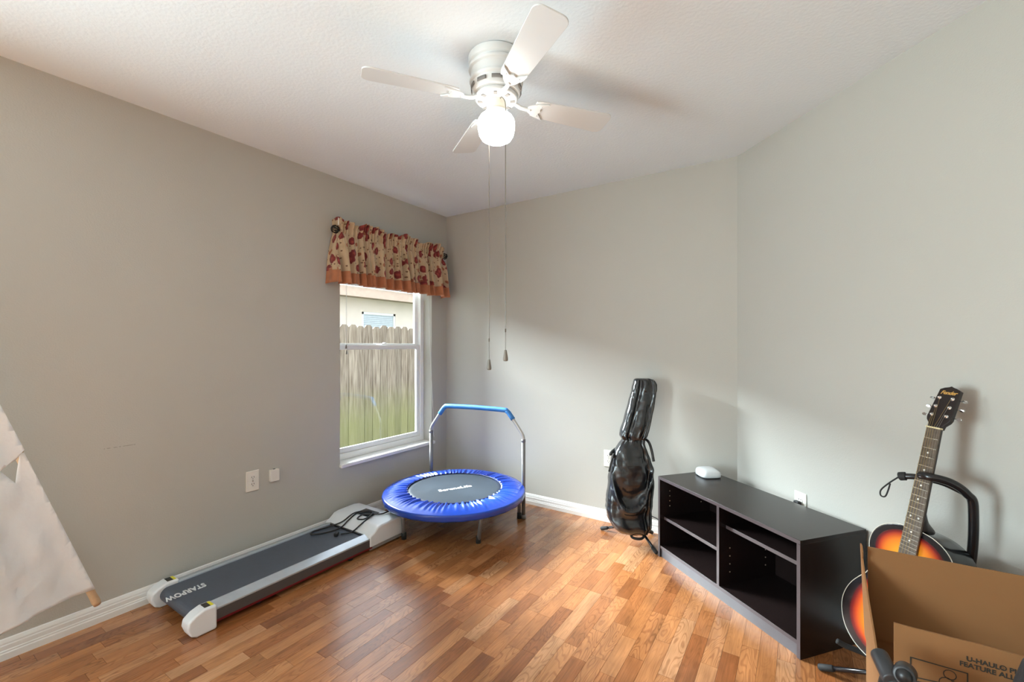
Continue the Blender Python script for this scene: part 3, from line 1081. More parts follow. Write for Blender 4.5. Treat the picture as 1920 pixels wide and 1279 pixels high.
# belt loop: flat deck and rear roller
b = nb()
loop = []
rr = 0.034
for i in range(13):
    a = PI / 2 + i * PI / 12
    loop.append((Y0 + 0.052 + rr * math.cos(a), zt - 0.006 - rr + rr * math.sin(a)))
loop += [(Y1 + 0.02, zt - 0.006 - 2 * rr), (Y1 + 0.02, zt - 0.006)]
prism(b, [(y, z) for y, z in loop], xa, xb, M=axes((0, 0, 0), (0, 1, 0), (0, 0, 1), (1, 0, 0)))
belt = obj('running_belt', b, BELT, tm, world=True)
obj('deck_base', bx(X0 + 0.02, X1 - 0.02, Y0 + 0.10, Y1 + 0.2, 0.016, 0.032), BLACK, tm, world=True)
text('brand_print', 'STARPOW', 0.060, PRINT, belt, ROOTM[tm.name].inverted() @ Matrix.Translation((0.243, 1.868, zt - 0.0055)) @ Matrix.Rotation(-PI / 2, 4, 'Z') @ Matrix.Diagonal((0.56, 1, 1, 1)), bold=0.0024, shear=0.1, spacing=1.06, extrude=0.0003)
YEL = pm('yellow_label', (0.75, 0.68, 0.03), rough=0.4)
DLB = pm('dark_label', (0.03, 0.03, 0.028), rough=0.4, var=(120, 0.6))
for sgn in (0, 1):
    b = nb()
    xa_, xb_ = (X0 - 0.012, X0 + 0.075) if sgn == 0 else (X1 - 0.075, X1 + 0.012)
    side = [(Y0 - 0.002, 0.012), (Y0 - 0.016, 0.050), (Y0 - 0.012, 0.078), (Y0 + 0.016, 0.098), (Y0 + 0.050, 0.110), (Y0 + 0.100, 0.108), (Y0 + 0.100, 0.0), (Y0 + 0.020, 0.0)]
    # keep clear of the belt on the inside
    prism(b, side, xa_ if sgn == 0 else X1 - 0.058, X0 + 0.058 if sgn == 0 else xb_, M=axes((0, 0, 0), (0, 1, 0), (0, 0, 1), (1, 0, 0)))
    cp = obj('end_cap', b, WHITE, tm, world=True, bevel=0.010, seg=3)
    xm0, xm1 = (X0 + 0.002, X0 + 0.044) if sgn == 0 else (X1 - 0.044, X1 - 0.002)
    Ml = Matrix.Translation((0, Y0 + 0.050, 0.1105)) @ Matrix.Rotation(math.radians(-2), 4, 'X')
    obj('warning_label', bx(xm0, xm1, 0.004, 0.028, -0.001, 0.0012, M=Ml), DLB, cp, world=True)
    obj('yellow_label', bx(xm0, xm1, 0.028, 0.040, -0.001, 0.0012, M=Ml), YEL, cp, world=True)
    obj('wheel', tube(nb(), [(xa_ + 0.02, Y0 + 0.3, 0.014), (xa_ + 0.05, Y0 + 0.3, 0.014)], 0.014, 14), RUBBER, tm, world=True)
# motor hood
hy = [(2.735, 0.100), (2.765, 0.112), (2.800, 0.140), (2.830, 0.146), (2.96, 0.150), (3.005, 0.142), (3.020, 0.120), (3.022, 0.030), (2.735, 0.030)]
b = nb()
prism(b, hy, X0 - 0.004, X1 + 0.004, M=axes((0, 0, 0), (0, 1, 0), (0, 0, 1), (1, 0, 0)))
hood = obj('motor_hood', b, WHITE, tm, world=True, bevel=0.011, seg=3)
obj('base_strip', bx(X0 + 0.002, X1 - 0.002, 2.74, 3.012, 0.014, 0.030), pm('grey_base', (0.30, 0.28, 0.27), rough=0.5), tm, world=True)
obj('display', bx(0.205, 0.345, 2.855, 2.945, 0.1465, 0.1502), pm('smoked_display', (0.05, 0.06, 0.07), rough=0.18), hood, world=True)
obj('belt_gap', bx(xa - 0.004, xb + 0.004, 2.728, 2.742, 0.090, 0.100), BLACK, tm, world=True)
for (fx_, fy_) in ((X0 + 0.03, 2.98), (X1 - 0.03, 2.98), (X0 + 0.03, 2.62), (X1 - 0.03, 2.62)):
    obj('foot', tube(nb(), [(fx_, fy_, 0.0), (fx_, fy_, 0.018)], 0.014, 12), RUBBER, tm, world=True)
cz = 0.152
cordp = smooth_path([(0.47, 3.03, 0.05), (0.44, 3.03, 0.12), (0.40, 2.985, 0.157), (0.385, 2.93, cz + 0.004), (0.33, 2.885, cz + 0.002), (0.285, 2.85, cz + 0.002), (0.30, 2.80, cz - 0.004), (0.35, 2.81, cz), (0.345, 2.87, cz + 0.004), (0.30, 2.92, cz + 0.006), (0.255, 2.91, cz + 0.005), (0.235, 2.85, cz + 0.004), (0.24, 2.78, 0.134), (0.235, 2.72, 0.102),
                     (0.215, 2.63, 0.098), (0.165, 2.565, 0.098), (0.135, 2.60, 0.098), (0.155, 2.69, 0.100), (0.205, 2.755, 0.122), (0.225, 2.83, cz + 0.006), (0.270, 2.90, cz + 0.010), (0.330, 2.90, cz + 0.010), (0.360, 2.85, cz + 0.006), (0.365, 2.78, 0.134), (0.352, 2.72, 0.103), (0.318, 2.665, 0.100)], 7)
pc = obj('power_cord', tube(nb(), cordp, 0.0045, 8), BLACK, tm, smooth=True, world=True)
b = nb()
Mp = Matrix.Translation((0.303, 2.643, 0.104)) @ Matrix.Rotation(math.radians(-55), 4, 'Z')
box(b, -0.018, 0.014, -0.012, 0.012, -0.010, 0.011, M=Mp)
obj('plug', b, BLACK, pc, world=True, bevel=0.004)
b = nb()
for yy in (-0.006, 0.006):
    box(b, -0.034, -0.018, yy - 0.0008, yy + 0.0008, -0.003, 0.003, M=Mp)
obj('plug_prong', b, CHROME, pc, world=True)

# ------------------------------------------------------------------ play tent
tent = thing('play_tent', 'white canvas play tent with a wooden pole leaning by the wall', 'tent', (0.3, 1.2, 0))
CANV = pm('white_canvas', (0.86, 0.87, 0.88), rough=0.85, bump=(45, 0.25), var=(7, 0.03))
PINE = pm('pale_pine_dowel', (0.62, 0.42, 0.25), rough=0.5, var=(25, 0.12))


def pole_y(z):
    return 1.580 - 0.329 * (z - 0.135)


apex = Vector((0.12, pole_y(1.72), 1.72))
obj('tent_pole', tube(nb(), [(0.12, pole_y(0.133), 0.133), (0.12, pole_y(0.150), 0.150), (0.12, pole_y(0.17), 0.17), apex], [0.013, 0.016, 0.0145, 0.0145], 14), PINE, tent, smooth=True, world=True)
obj('tent_pole', tube(nb(), [(0.72, 0.62, 0.0), apex + Vector((0.02, -0.04, 0))], 0.0145, 12), PINE, tent, smooth=True, world=True)
obj('tent_pole', tube(nb(), [(0.07, 0.30, 0.0), apex + Vector((-0.02, -0.03, 0))], 0.0145, 12), PINE, tent, smooth=True, world=True)


def cloth(name, poly, off, amp, step=0.02, fold=None):
    """canvas sheet: polygon in (y, z) laid on the tent's face, with soft folds"""
    b = nb()
    vs = [b.verts.new((0, y, z)) for y, z in poly]
    es = [b.edges.new((vs[i], vs[(i + 1) % len(vs)])) for i in range(len(vs))]
    bmesh.ops.triangle_fill(b, edges=es, use_beauty=True)
    ylo, yhi = min(p[0] for p in poly), max(p[0] for p in poly)
    zlo, zhi = min(p[1] for p in poly), max(p[1] for p in poly)
    y = ylo + step
    while y < yhi:
        bmesh.ops.bisect_plane(b, geom=b.verts[:] + b.edges[:] + b.faces[:], plane_co=(0, y, 0), plane_no=(0, 1, 0))
        y += step
    z = zlo + step
    while z < zhi:
        bmesh.ops.bisect_plane(b, geom=b.verts[:] + b.edges[:] + b.faces[:], plane_co=(0, 0, z), plane_no=(0, 0, 1))
        z += step
    for v in b.verts:
        y, z = v.co.y, v.co.z
        s = max(0.0, pole_y(z) - y)
        n = noise.noise(Vector((y * 9, z * 5, off * 50))) + 0.5 * noise.noise(Vector((y * 24, z * 11, 3.0)))
        k = min(1.0, s / 0.06)
        v.co.x = 0.12 + off + 0.52 * s + 0.013 * math.exp(-((s) / 0.02) ** 2) + amp * n * k
        if fold:
            v.co.x += fold(s, z)
    return obj(name, b, CANV, tent, smooth=True, world=True, solid=0.002)


hem_slope = [(pole_y(0.205) + 0.012, 0.212), (1.50, 0.216), (1.42, 0.222), (1.27, 0.225), (0.95, 0.228)]
right = [(pole_y(z) + 0.014, z) for z in (0.30, 0.45, 0.60, 0.75, 0.85)]
cloth('lower_panel', list(reversed(hem_slope)) + right + [(1.347, 0.846), (1.334, 0.735), (1.285, 0.805), (1.20, 0.80), (0.95, 0.78)], 0.006, 0.014,
      fold=lambda s, z: 0.012 * math.exp(-((s - 0.12 - 0.10 * (0.8 - z)) / 0.012) ** 2) * 0.6 + (0.02 if s > 0.14 + 0.10 * (0.8 - z) else 0))
cloth('upper_flap', [(0.95, 0.62), (1.15, 0.70), (1.303, 0.806), (1.335, 0.828), (pole_y(0.86) + 0.016, 0.862), (pole_y(1.1) + 0.014, 1.1), (pole_y(1.6) + 0.012, 1.6), (pole_y(1.6) - 0.03, 1.6), (0.95, 1.3)], 0.020, 0.006)

# ------------------------------------------------------------------ wall outlets and little things on the walls
PLATE = pm('almond_plate', (0.78, 0.75, 0.69), rough=0.35, var=(6, 0.02))
SLOTM = pm('dark_slot', (0.03, 0.028, 0.026), rough=0.8)


def outlet(label, M):
    """plate in local x (width), z (height), y pointing into the room"""
    o = thing('wall_outlet', label, 'outlet', matrix=M)
    obj('cover_plate', bx(-0.037, 0.037, 0.0, 0.006, -0.060, 0.060), PLATE, o, bevel=0.003)
    for zc in (0.020, -0.020):
        b = nb()
        prism(b, [(0.017 * math.cos(t), max(-0.013, min(0.013, 0.017 * math.sin(t)))) for t in [i * 2 * PI / 28 for i in range(28)]], 0, 0.0075,
              M=axes((0, 0, zc), (1, 0, 0), (0, 0, 1), (0, 1, 0)))
        s = obj('socket', b, PLATE, o)
        b = nb()
        box(b, -0.0075, -0.0050, 0.0070, 0.0079, zc - 0.001, zc + 0.007)
        box(b, 0.0050, 0.0075, 0.0070, 0.0079, zc - 0.001, zc + 0.007)
        box(b, -0.0022, 0.0022, 0.0070, 0.0079, zc - 0.010, zc - 0.006)
        obj('socket_slots', b, SLOTM, s)
    obj('screw', lathe(nb(), [(0, 0.0078), (0.003, 0.0075), (0.0033, 0.006)], 10, M=Matrix.Rotation(-PI / 2, 4, 'X')), CHROME, o)
    return o


outlet('duplex outlet on the wall above the treadmill', axes((0, 2.294, 0.473), (0, 1, 0), (1, 0, 0), (0, 0, 1)))
outlet('outlet partly hidden behind the black guitar bag', axes((1.548, 4.0, 0.455), (1, 0, 0), (0, -1, 0), (0, 0, 1)))
ro = 0.482
outlet('outlet just above the dark cabinet with a black plug', axes((BX + WD[0] * ro, BY + WD[1] * ro, 0.462), (WD[0], WD[1], 0), (WN[0], WN[1], 0), (0, 0, 1)))
pl = thing('power_plug', 'black power plug in the outlet above the cabinet', 'plug', matrix=axes((BX + WD[0] * ro, BY + WD[1] * ro, 0.462), (WD[0], WD[1], 0), (WN[0], WN[1], 0), (0, 0, 1)))
obj('plug_body', bx(-0.020, 0.014, 0.008, 0.030, -0.050, 0.016), BLACK, pl, bevel=0.006)
obj('plug_cable', tube(nb(), smooth_path([(0, 0.028, -0.036), (0, 0.040, -0.08), (-0.02, 0.036, -0.2), (-0.02, 0.03, -0.40), (-0.08, 0.03, -0.459)]), 0.003, 8), BLACK, pl, smooth=True)
sn = thing('wall_sensor', 'small white square cable box on the wall beside the duplex outlet', 'wall box', matrix=axes((0, 2.418, 0.478), (0, 1, 0), (1, 0, 0), (0, 0, 1)))
obj('cover', bx(-0.028, 0.028, 0.0, 0.022, -0.036, 0.036), PLATE, sn, bevel=0.004)
obj('cable_notch', bx(-0.006, 0.006, 0.004, 0.014, 0.034, 0.0375), SLOTM, sn)

# ------------------------------------------------------------------ cabinet
CAB = pm('espresso_laminate', (0.014, 0.0085, 0.008), rough=0.27, spec=0.5, bump=(6, 0.0), var=(2.2, 0.25))
EDGE = pm('espresso_edge_band', (0.070, 0.055, 0.060), rough=0.34)
cang = math.atan2(-0.587, 0.720)
cab = thing('media_cabinet', 'low dark espresso open-shelf media cabinet set across the corner', 'cabinet', (1.984, 3.670, 0), cang)
CW, CD, CH_, T = 0.929, 0.374, 0.482, 0.017
EB = 0.0012


def board(name, x0, x1, y0, y1, z0, z1, parent=cab):
    o = obj(name, bx(x0, x1, y0, y1, z0, z1), CAB, parent, bevel=0.0008)
    e = obj('edge_band', bx(x0 + 0.0008, x1 - 0.0008, y0 - EB, y0, z0 + 0.0008, z1 - 0.0008), EDGE, o)
    return o


board('side_panel', 0, T, 0, CD, 0, CH_ - T)
board('side_panel', CW - T, CW, 0, CD, 0, CH_ - T)
board('top_panel', 0, CW, 0, CD, CH_ - T, CH_)
board('bottom_panel', T, CW - T, 0.004, CD - 0.01, 0.052, 0.052 + T)
board('divider', 0.470, 0.470 + T, 0.004, CD - 0.01, 0.052 + T, CH_ - T)
board('shelf', T + 0.001, 0.469, 0.030, CD - 0.012, 0.222, 0.222 + T)
board('shelf', 0.470 + T + 0.001, CW - T - 0.001, 0.045, CD - 0.012, 0.352, 0.352 + T)
obj('kickboard', bx(T, CW - T, 0.010, 0.026, 0, 0.052), pm('slate_kickboard', (0.10, 0.095, 0.105), rough=0.3), cab)
b = nb()
CX0, CX1, CZ0, CZ1 = 0.72, 0.905, 0.255, 0.345          # cable cut-outs in the back
box(b, 0.004, CX0, CD - 0.006, CD, 0.01, CH_ - T)
box(b, CX1, CW - 0.004, CD - 0.006, CD, 0.01, CH_ - T)
box(b, CX0, CX1, CD - 0.006, CD, 0.01, CZ0)
box(b, CX0, CX1, CD - 0.006, CD, CZ1, CH_ - T)
obj('back_panel', b, CAB, cab)
PIN = pm('pin_hole_brass', (0.30, 0.25, 0.18), rough=0.5)
for (px_, zs) in ((T, (0.30, 0.33, 0.36, 0.39)), (0.470 + T, (0.13, 0.17, 0.21, 0.25))):
    for yy in (0.07, 0.30):
        for z in zs:
            obj('peg_hole', tube(nb(), [(px_ - 0.001, yy, z), (px_ + 0.0012, yy, z)], 0.0032, 8), PIN, cab)

# router on the cabinet
rt_ = thing('wifi_router', 'white rounded square wireless router on top of the dark cabinet', 'router', (2.236, 3.833, CH_), math.radians(38))
def sqr(r, w, p=4.0, n=40):
    out = []
    for i in range(n):
        t = i * 2 * PI / n
        c, s = math.cos(t), math.sin(t)
        out.append((w * math.copysign(abs(c) ** (2 / p), c), w * math.copysign(abs(s) ** (2 / p), s)))
    return out
rings = []
for w, z in ((0.058, 0.003), (0.0605, 0.008), (0.061, 0.022), (0.058, 0.034), (0.050, 0.042), (0.034, 0.0475), (0.012, 0.049)):
    rings.append([(x, y, z + 0.005 * (y / 0.06)) if z > 0.01 else (x, y, z) for x, y in sqr(0, w)])
obj('shell', loft(nb(), rings), WHITE, rt_, smooth=True)
obj('base', loft(nb(), [[(x, y, z) for x, y in sqr(0, 0.056)] for z in (0.0, 0.0035)]), BLACK, rt_)
b = nb()
tube(b, smooth_path([(0.03, 0.056, 0.012), (0.035, 0.085, 0.012), (0.05, 0.10, 0.004), (0.075, 0.105, -0.03), (0.08, 0.11, -0.12)]), 0.0024, 8)
tube(b, smooth_path([(0.015, 0.056, 0.014), (0.02, 0.09, 0.020), (0.045, 0.107, 0.010), (0.060, 0.112, -0.03)]), 0.0024, 8)
obj('router_cable', b, CORD, rt_, smooth=True)

# cables stuffed at the back of the upper left compartment
cb = thing('cable_coil', 'tangled pale cable coil on the upper shelf of the dark cabinet', 'cable', matrix=ROOTM[cab.name] @ Matrix.Translation((0.40, 0.26, 0.239)))
b = nb()
rk = random.Random(3)
pts = []
for i in range(60):
    a = i * 0.62
    pts.append((0.03 * math.cos(a) * (1 + 0.3 * math.sin(a * 0.37)), 0.05 * math.sin(a) * (1 + 0.2 * math.cos(a * 0.21)) + 0.02, 0.006 + 0.0022 * i + 0.01 * math.sin(a * 1.3)))
tube(b, smooth_path([(p[0], p[1], max(0.003, p[2])) for p in pts], 3), 0.0026, 6)
obj('cable_loops', b, pm('pale_grey_cable', (0.55, 0.54, 0.52), rough=0.5), cb, smooth=True)

# ------------------------------------------------------------------ guitar bag on stand
RA = math.radians(33.16)
bag_o = Vector((1.806, 3.735, 0.0))
bag = thing('guitar_bag', 'black vinyl guitar bag slumped upright on its stand', 'guitar bag', bag_o, RA)
VIN = pm('black_glossy_vinyl', (0.010, 0.011, 0.014), rough=0.24, spec=0.7, bump=(30, 0.2), coat=0.25, var=(8, 0.2))
PXM = 294.6
rows = [(712, 1193, 1219, 0.020), (714, 1189, 1226, 0.036), (724, 1186, 1229, 0.046), (745, 1180, 1228, 0.050), (770, 1173, 1223, 0.052), (795, 1166, 1217, 0.054), (812, 1160, 1211, 0.054), (821, 1158, 1208, 0.050),
        (828, 1163, 1203, 0.042), (836, 1157, 1203, 0.048), (846, 1149, 1208, 0.058), (862, 1142, 1213, 0.068), (885, 1138, 1218, 0.078), (910, 1134, 1218, 0.084), (935, 1131, 1215, 0.088), (955, 1129, 1213, 0.088), (972, 1131, 1211, 0.084), (986, 1139, 1210, 0.076), (995, 1150, 1208, 0.062), (1001, 1166, 1205, 0.040)]
rows.reverse()


def ipl(tab, py):
    tab = sorted(tab)
    for a, c in zip(tab, tab[1:]):
        if a[0] <= py <= c[0]:
            t = (py - a[0]) / (c[0] - a[0])
            return [a[i] + (c[i] - a[i]) * t for i in range(len(a))]
    return list(tab[-1] if py > tab[-1][0] else tab[0])


rings = []
NR, NS = 150, 72
for i in range(NR + 1):
    py = 1001 - (1001 - 712) * i / NR
    _, l, r, d = ipl(rows, py)
    z = 1.273 - (py - 647) / PXM
    cx_ = ((l + r) / 2 - 1178) / PXM
    w = (r - l) / 2 / PXM
    lean = 0.10 * max(0.0, z - 0.1)
    ring = []
    for k in range(NS):
        t = 2 * PI * k / NS
        c, s = math.cos(t), math.sin(t)
        e = 0.62
        x = w * math.copysign(abs(c) ** e, c)
        y = d * math.copysign(abs(s) ** e, s)
        ln = w * c, d * s
        front = max(0.0, -s)
        dy = 0.0
        q = x / max(w, 1e-4)
        if z < 0.66:
            # a sagging U-shaped fold on the body and a second bulge at the bottom
            uc = 0.235 + 0.24 * abs(q + 0.05) ** 2.4
            dy += -0.034 * math.exp(-((z - uc) / 0.022) ** 2) * front
            dy += 0.040 * math.exp(-((z - uc - 0.07) / 0.05) ** 2) * front * (1 - abs(q) ** 2)
            dy += -0.026 * math.exp(-((z - 0.13) / 0.04) ** 2) * front
            dy += 0.022 * math.exp(-((q - 0.72) / 0.10) ** 2) * front
        else:
            dy += -0.030 * math.exp(-((q - 0.18 + 0.8 * (z - 0.85)) / 0.10) ** 2) * front
            dy += 0.020 * math.exp(-((q + 0.45) / 0.12) ** 2) * front
            dy += -0.018 * math.exp(-((q - 0.72) / 0.08) ** 2) * front
        nn = noise.noise(Vector((x * 22, z * 13, 1.7 + y * 5))) * 0.010 + noise.noise(Vector((x * 50 + z * 20, z * 34, 5.1))) * 0.004
        pinch = math.exp(-((z - 0.655) / 0.03) ** 2)
        nn += pinch * 0.006 * math.sin(t * 11)
        x += nn * c * 0.6
        y += nn * s + dy
        ring.append((cx_ + x, y + lean, z))
    rings.append(ring)
obj('bag_shell', loft(nb(), rings), VIN, bag, smooth=True)
b = nb()
zp = [(cx, -0.0, z) for cx, z in ()]
tp = []
for i in range(2, NR - 1, 2):
    p = rings[i][int(NS * 0.955)]
    tp.append((p[0] + 0.001, p[1] - 0.001, p[2]))
tube(b, tp, 0.0022, 6)
obj('piping', b, RUBBER, bag, smooth=True)


def guitar_stand(label, hub, feet, parts, lockz):
    st = thing('guitar_stand', label, 'guitar stand', (hub[0], hub[1], 0))
    for f in feet:
        h = Vector(hub)
        f = Vector(f)
        d = (f - h)
        lg = obj('leg', tube(nb(), [h, h + d * 0.25 + Vector((0, 0, 0.006)), Vector((f.x, f.y, 0.0125))], 0.0085, 10), BTUBE, st, smooth=True, world=True)
        e = Vector((f.x, f.y, 0.0125))
        dn = (e - h).normalized()
        obj('rubber_foot', tube(nb(), [e - dn * 0.045, e - dn * 0.040, e + dn * 0.004, e + dn * 0.008], [0.010, 0.0122, 0.0122, 0.008], 12), RUBBER, lg, smooth=True, world=True)
    for nm, pts, r, m in parts:
        obj(nm, tube(nb(), smooth_path(pts, 8) if len(pts) > 2 else pts, r, 12), m, st, smooth=True, world=True)
    obj('hub', lathe(nb(), [(0.0, -0.03), (0.014, -0.03), (0.016, -0.02), (0.016, 0.04), (0.011, 0.05), (0.0, 0.05)], 16, hub), BLACK, st, smooth=True, world=True)
    return st


hb = (1.800, 3.845, 0.085)
cr, sr = math.cos(RA), math.sin(RA)


def bl(x, y, z):
    """bag-local to world"""
    return (bag_o.x + x * cr - y * sr, bag_o.y + x * sr + y * cr, z)


guitar_stand('black tubular stand holding up the guitar bag', hb, [(1.560, 3.832, 0), (1.969, 3.680, 0), (1.866, 3.955, 0)], [
    ('upright', [hb, (1.792, 3.888, 0.30), (1.788, 3.905, 0.62)], 0.009, BTUBE),
    ('yoke', [(1.788, 3.905, 0.60), bl(0.045, 0.15, 0.648), bl(0.085, 0.07, 0.662), bl(0.108, 0.02, 0.650), bl(0.118, -0.015, 0.600), bl(0.122, -0.040, 0.54)], 0.0085, BTUBE),
    ('yoke', [(1.788, 3.905, 0.59), bl(-0.05, 0.14, 0.585), bl(-0.115, 0.06, 0.578), bl(-0.138, 0.01, 0.573)], 0.010, RUBBER),
    ('strap', [bl(-0.110, 0.02, 0.575), bl(-0.135, 0.00, 0.53), bl(-0.150, 0.00, 0.465)], 0.006, RUBBER),
    ('cradle', [(1.800, 3.845, 0.07), bl(0.0, 0.02, 0.060), bl(-0.010, -0.040, 0.060), bl(0.04, -0.055, 0.060), bl(0.085, -0.01, 0.080)], 0.008, RUBBER),
], 0.3)
cdn = thing('thin_cable', 'thin black cable drooping by the baseboard behind the guitar bag', 'cable', (1.93, 3.97, 0))
obj('cable_run', tube(nb(), smooth_path([(1.585, 3.983, 0.42), (1.66, 3.978, 0.26), (1.80, 3.976, 0.14), (1.905, 3.974, 0.10), (1.945, 3.972, 0.075), (1.965, 3.966, 0.02), (2.02, 3.962, 0.004)], 6), 0.0028, 6), BLACK, cdn, smooth=True, world=True)

# ------------------------------------------------------------------ acoustic guitar
gb = Vector((2.957, 2.940, 0.208))
gu = Vector((0.17278, 0.11099, 0.97869)).normalized()
gw = Vector((0.67679, -0.73529, -0.0361)).normalized()
gn = gw.cross(gu).normalized()                        # out of the soundboard
gt = thing('acoustic_guitar', 'sunburst acoustic guitar with black headstock on a stand by the wall', 'guitar', matrix=axes(gb, gw, -gn, gu))
# local: x across, z along the neck, y to the back; soundboard at y = 0


def sunburst():
    m = bpy.data.materials.new('sunburst_lacquer')
    m.use_nodes = True
    nt, N, L, b = nodes_of(m)
    at = N.new('ShaderNodeAttribute'); at.attribute_name = 'edge'
    tc = N.new('ShaderNodeTexCoord')
    nz = N.new('ShaderNodeTexNoise'); nz.inputs['Scale'].default_value = 9
    L.new(tc.outputs['Object'], nz.inputs['Vector'])
    ad = N.new('ShaderNodeMath'); ad.operation = 'MULTIPLY_ADD'; ad.inputs[1].default_value = 0.05
    L.new(nz.outputs['Fac'], ad.inputs[0]); L.new(at.outputs['Fac'], ad.inputs[2])
    r = N.new('ShaderNodeValToRGB'); e = r.color_ramp.elements
    e[0].position = 0.0; e[0].color = (0.006, 0.006, 0.008, 1)
    e[1].position = 1.0; e[1].color = (0.80, 0.34, 0.02, 1)
    for p, c in ((0.17, (0.008, 0.006, 0.007, 1)), (0.25, (0.16, 0.008, 0.008, 1)), (0.33, (0.46, 0.05, 0.01, 1)), (0.45, (0.72, 0.17, 0.012, 1)), (0.65, (0.80, 0.28, 0.016, 1))):
        q = e.new(p); q.color = c
    L.new(ad.outputs[0], r.inputs[0])
    L.new(r.outputs[0], b.inputs['Base Color'])
    b.inputs['Roughness'].default_value = 0.22
    b.inputs['Coat Weight'].default_value = 0.6
    b.inputs['Coat Roughness'].default_value = 0.05
    return m


half = [(0.0, -0.060), (0.045, -0.059), (0.090, -0.052), (0.132, -0.034), (0.165, -0.004), (0.185, 0.034), (0.193, 0.075), (0.188, 0.115), (0.172, 0.155), (0.148, 0.190), (0.126, 0.218), (0.118, 0.243), (0.121, 0.270), (0.131, 0.300), (0.138, 0.332), (0.134, 0.365), (0.118, 0.395), (0.092, 0.418), (0.058, 0.433), (0.026, 0.438), (0.0, 0.439)]
hp_ = [(p.x, p.z) for p in smooth_path([(x, 0, z) for x, z in half], 3)]
outl = hp_ + [(-x, z) for x, z in reversed(hp_[1:-1])]
SB = sunburst()
b = nb()
lay = b.verts.layers.float.new('edge')
loops = []
for t in (0, 0.03, 0.10, 0.2, 0.32, 0.45, 0.6, 0.75, 0.9):
    ring = []
    for x, z in outl:
        cz_ = min(max(z, 0.07), 0.33)
        sx_ = (1 - t) * x
        sz_ = cz_ + (z - cz_) * (1 - t) if t else z
        v = b.verts.new((sx_, 0, sz_))
        v[lay] = t
        ring.append(v)
    loops.append(ring)
n = len(outl)
for A, D in zip(loops, loops[1:]):
    for k in range(n):
        b.faces.new((A[k], A[(k + 1) % n], D[(k + 1) % n], D[k]))
b.faces.new(loops[-1])
backr = []
prev = loops[0]
for dy in (0.03, 0.070, 0.100):
    ring = []
    for (x, z) in outl:
        v = b.verts.new((x, dy, z)); v[lay] = 0.0
        ring.append(v)
    for k in range(n):
        b.faces.new((prev[k], prev[(k + 1) % n], ring[(k + 1) % n], ring[k]))
    prev = ring
b.faces.new(prev)
body = obj('body', b, SB, gt, smooth=True, bevel=0.003)
CREAM = pm('cream_binding', (0.74, 0.70, 0.60), rough=0.3)
obj('binding', tube(nb(), [(x, 0.0005, z) for x, z in outl], 0.0012, 6, closed=True), CREAM, body, smooth=True)
obj('soundhole', lathe(nb(), [(0, 0.0012), (0.050, 0.0012), (0.050, 0)], 40, M=Matrix.Translation((0, 0, 0.285)) @ Matrix.Rotation(PI / 2, 4, 'X')), pm('soundhole_dark', (0.01, 0.008, 0.006), rough=0.9), body)
b = nb()
for rr_ in (0.054, 0.060):
    tube(b, [(rr_ * math.cos(t), -0.0006, 0.285 + rr_ * math.sin(t)) for t in [i * 2 * PI / 48 for i in range(48)]], 0.0014, 6, closed=True)
obj('rosette', b, CREAM, body)
RW = pm('rosewood', (0.055, 0.032, 0.022), rough=0.42, bump=(90, 0.1), var=(60, 0.3))
b = nb()
prism(b, [(-0.085, 0.095), (-0.055, 0.088), (0.055, 0.088), (0.085, 0.095), (0.085, 0.110), (0.04, 0.120), (-0.04, 0.120), (-0.085, 0.110)], 0, 0.009, M=axes((0, 0, 0), (1, 0, 0), (0, 0, 1), (0, -1, 0)))
obj('bridge', b, RW, body, bevel=0.002)
obj('saddle', bx(-0.036, 0.036, -0.012, -0.009, 0.110, 0.113), CREAM, body)
b = nb()
prism(b, [(0.045, 0.33), (0.064, 0.30), (0.066, 0.27), (0.055, 0.235), (0.07, 0.19), (0.10, 0.19), (0.108, 0.225), (0.10, 0.26), (0.095, 0.30), (0.075, 0.33)], 0, 0.0015, M=axes((0, 0, 0), (1, 0, 0), (0, 0, 1), (0, -1, 0)))
obj('pickguard', b, BLACK, body)
# neck and fretboard
NUT = 0.793
NECK = pm('dark_neck_lacquer', (0.016, 0.010, 0.009), rough=0.3)
FB0 = 0.335


def fbw(z):
    return 0.0215 + (0.0285 - 0.0215) * (NUT - z) / (NUT - FB0)


rings = []
for i in range(9):
    z = 0.425 + (NUT + 0.005 - 0.425) * i / 8
    w = fbw(z) + 0.0006
    dpt = 0.019 + (0.010 if i == 0 else 0.003 if i == 1 else 0)
    rings.append([(w * math.cos(t), -0.004 + dpt * math.sin(t) if math.sin(t) > 0 else -0.004, z) for t in [k * PI / 12 for k in range(13)]])
neck = obj('neck', loft(nb(), rings), NECK, gt, smooth=True, bevel=0.001)
obj('heel', loft(nb(), [[(w * math.cos(t), -0.003 + d * math.sin(t), z) for t in [k * PI / 10 for k in range(11)]] for w, d, z in ((0.028, 0.085, 0.4405), (0.028, 0.080, 0.447), (0.027, 0.045, 0.470), (0.0255, 0.022, 0.50))]), NECK, neck, smooth=True)
b = nb()
prism(b, [(-fbw(FB0), FB0), (fbw(FB0), FB0), (fbw(NUT), NUT), (-fbw(NUT), NUT)], 0.0035, 0.010, M=axes((0, 0, 0), (1, 0, 0), (0, 0, 1), (0, -1, 0)))
fb = obj('fretboard', b, pm('brown_fretboard', (0.115, 0.085, 0.060), rough=0.45, bump=(120, 0.1), var=(80, 0.25)), gt, bevel=0.0008)
SCALE = 0.645
for k in range(1, 20):
    z = NUT - SCALE * (1 - 2 ** (-k / 12))
    if z < FB0 + 0.004:
        break
    obj('fret', bx(-fbw(z) + 0.0005, fbw(z) - 0.0005, -0.0116, -0.0098, z - 0.0012, z + 0.0012), pm('nickel_fret', (0.62, 0.58, 0.50), rough=0.25, metal=0.9), fb)
DOT = pm('pearl_dot', (0.82, 0.80, 0.74), rough=0.25)
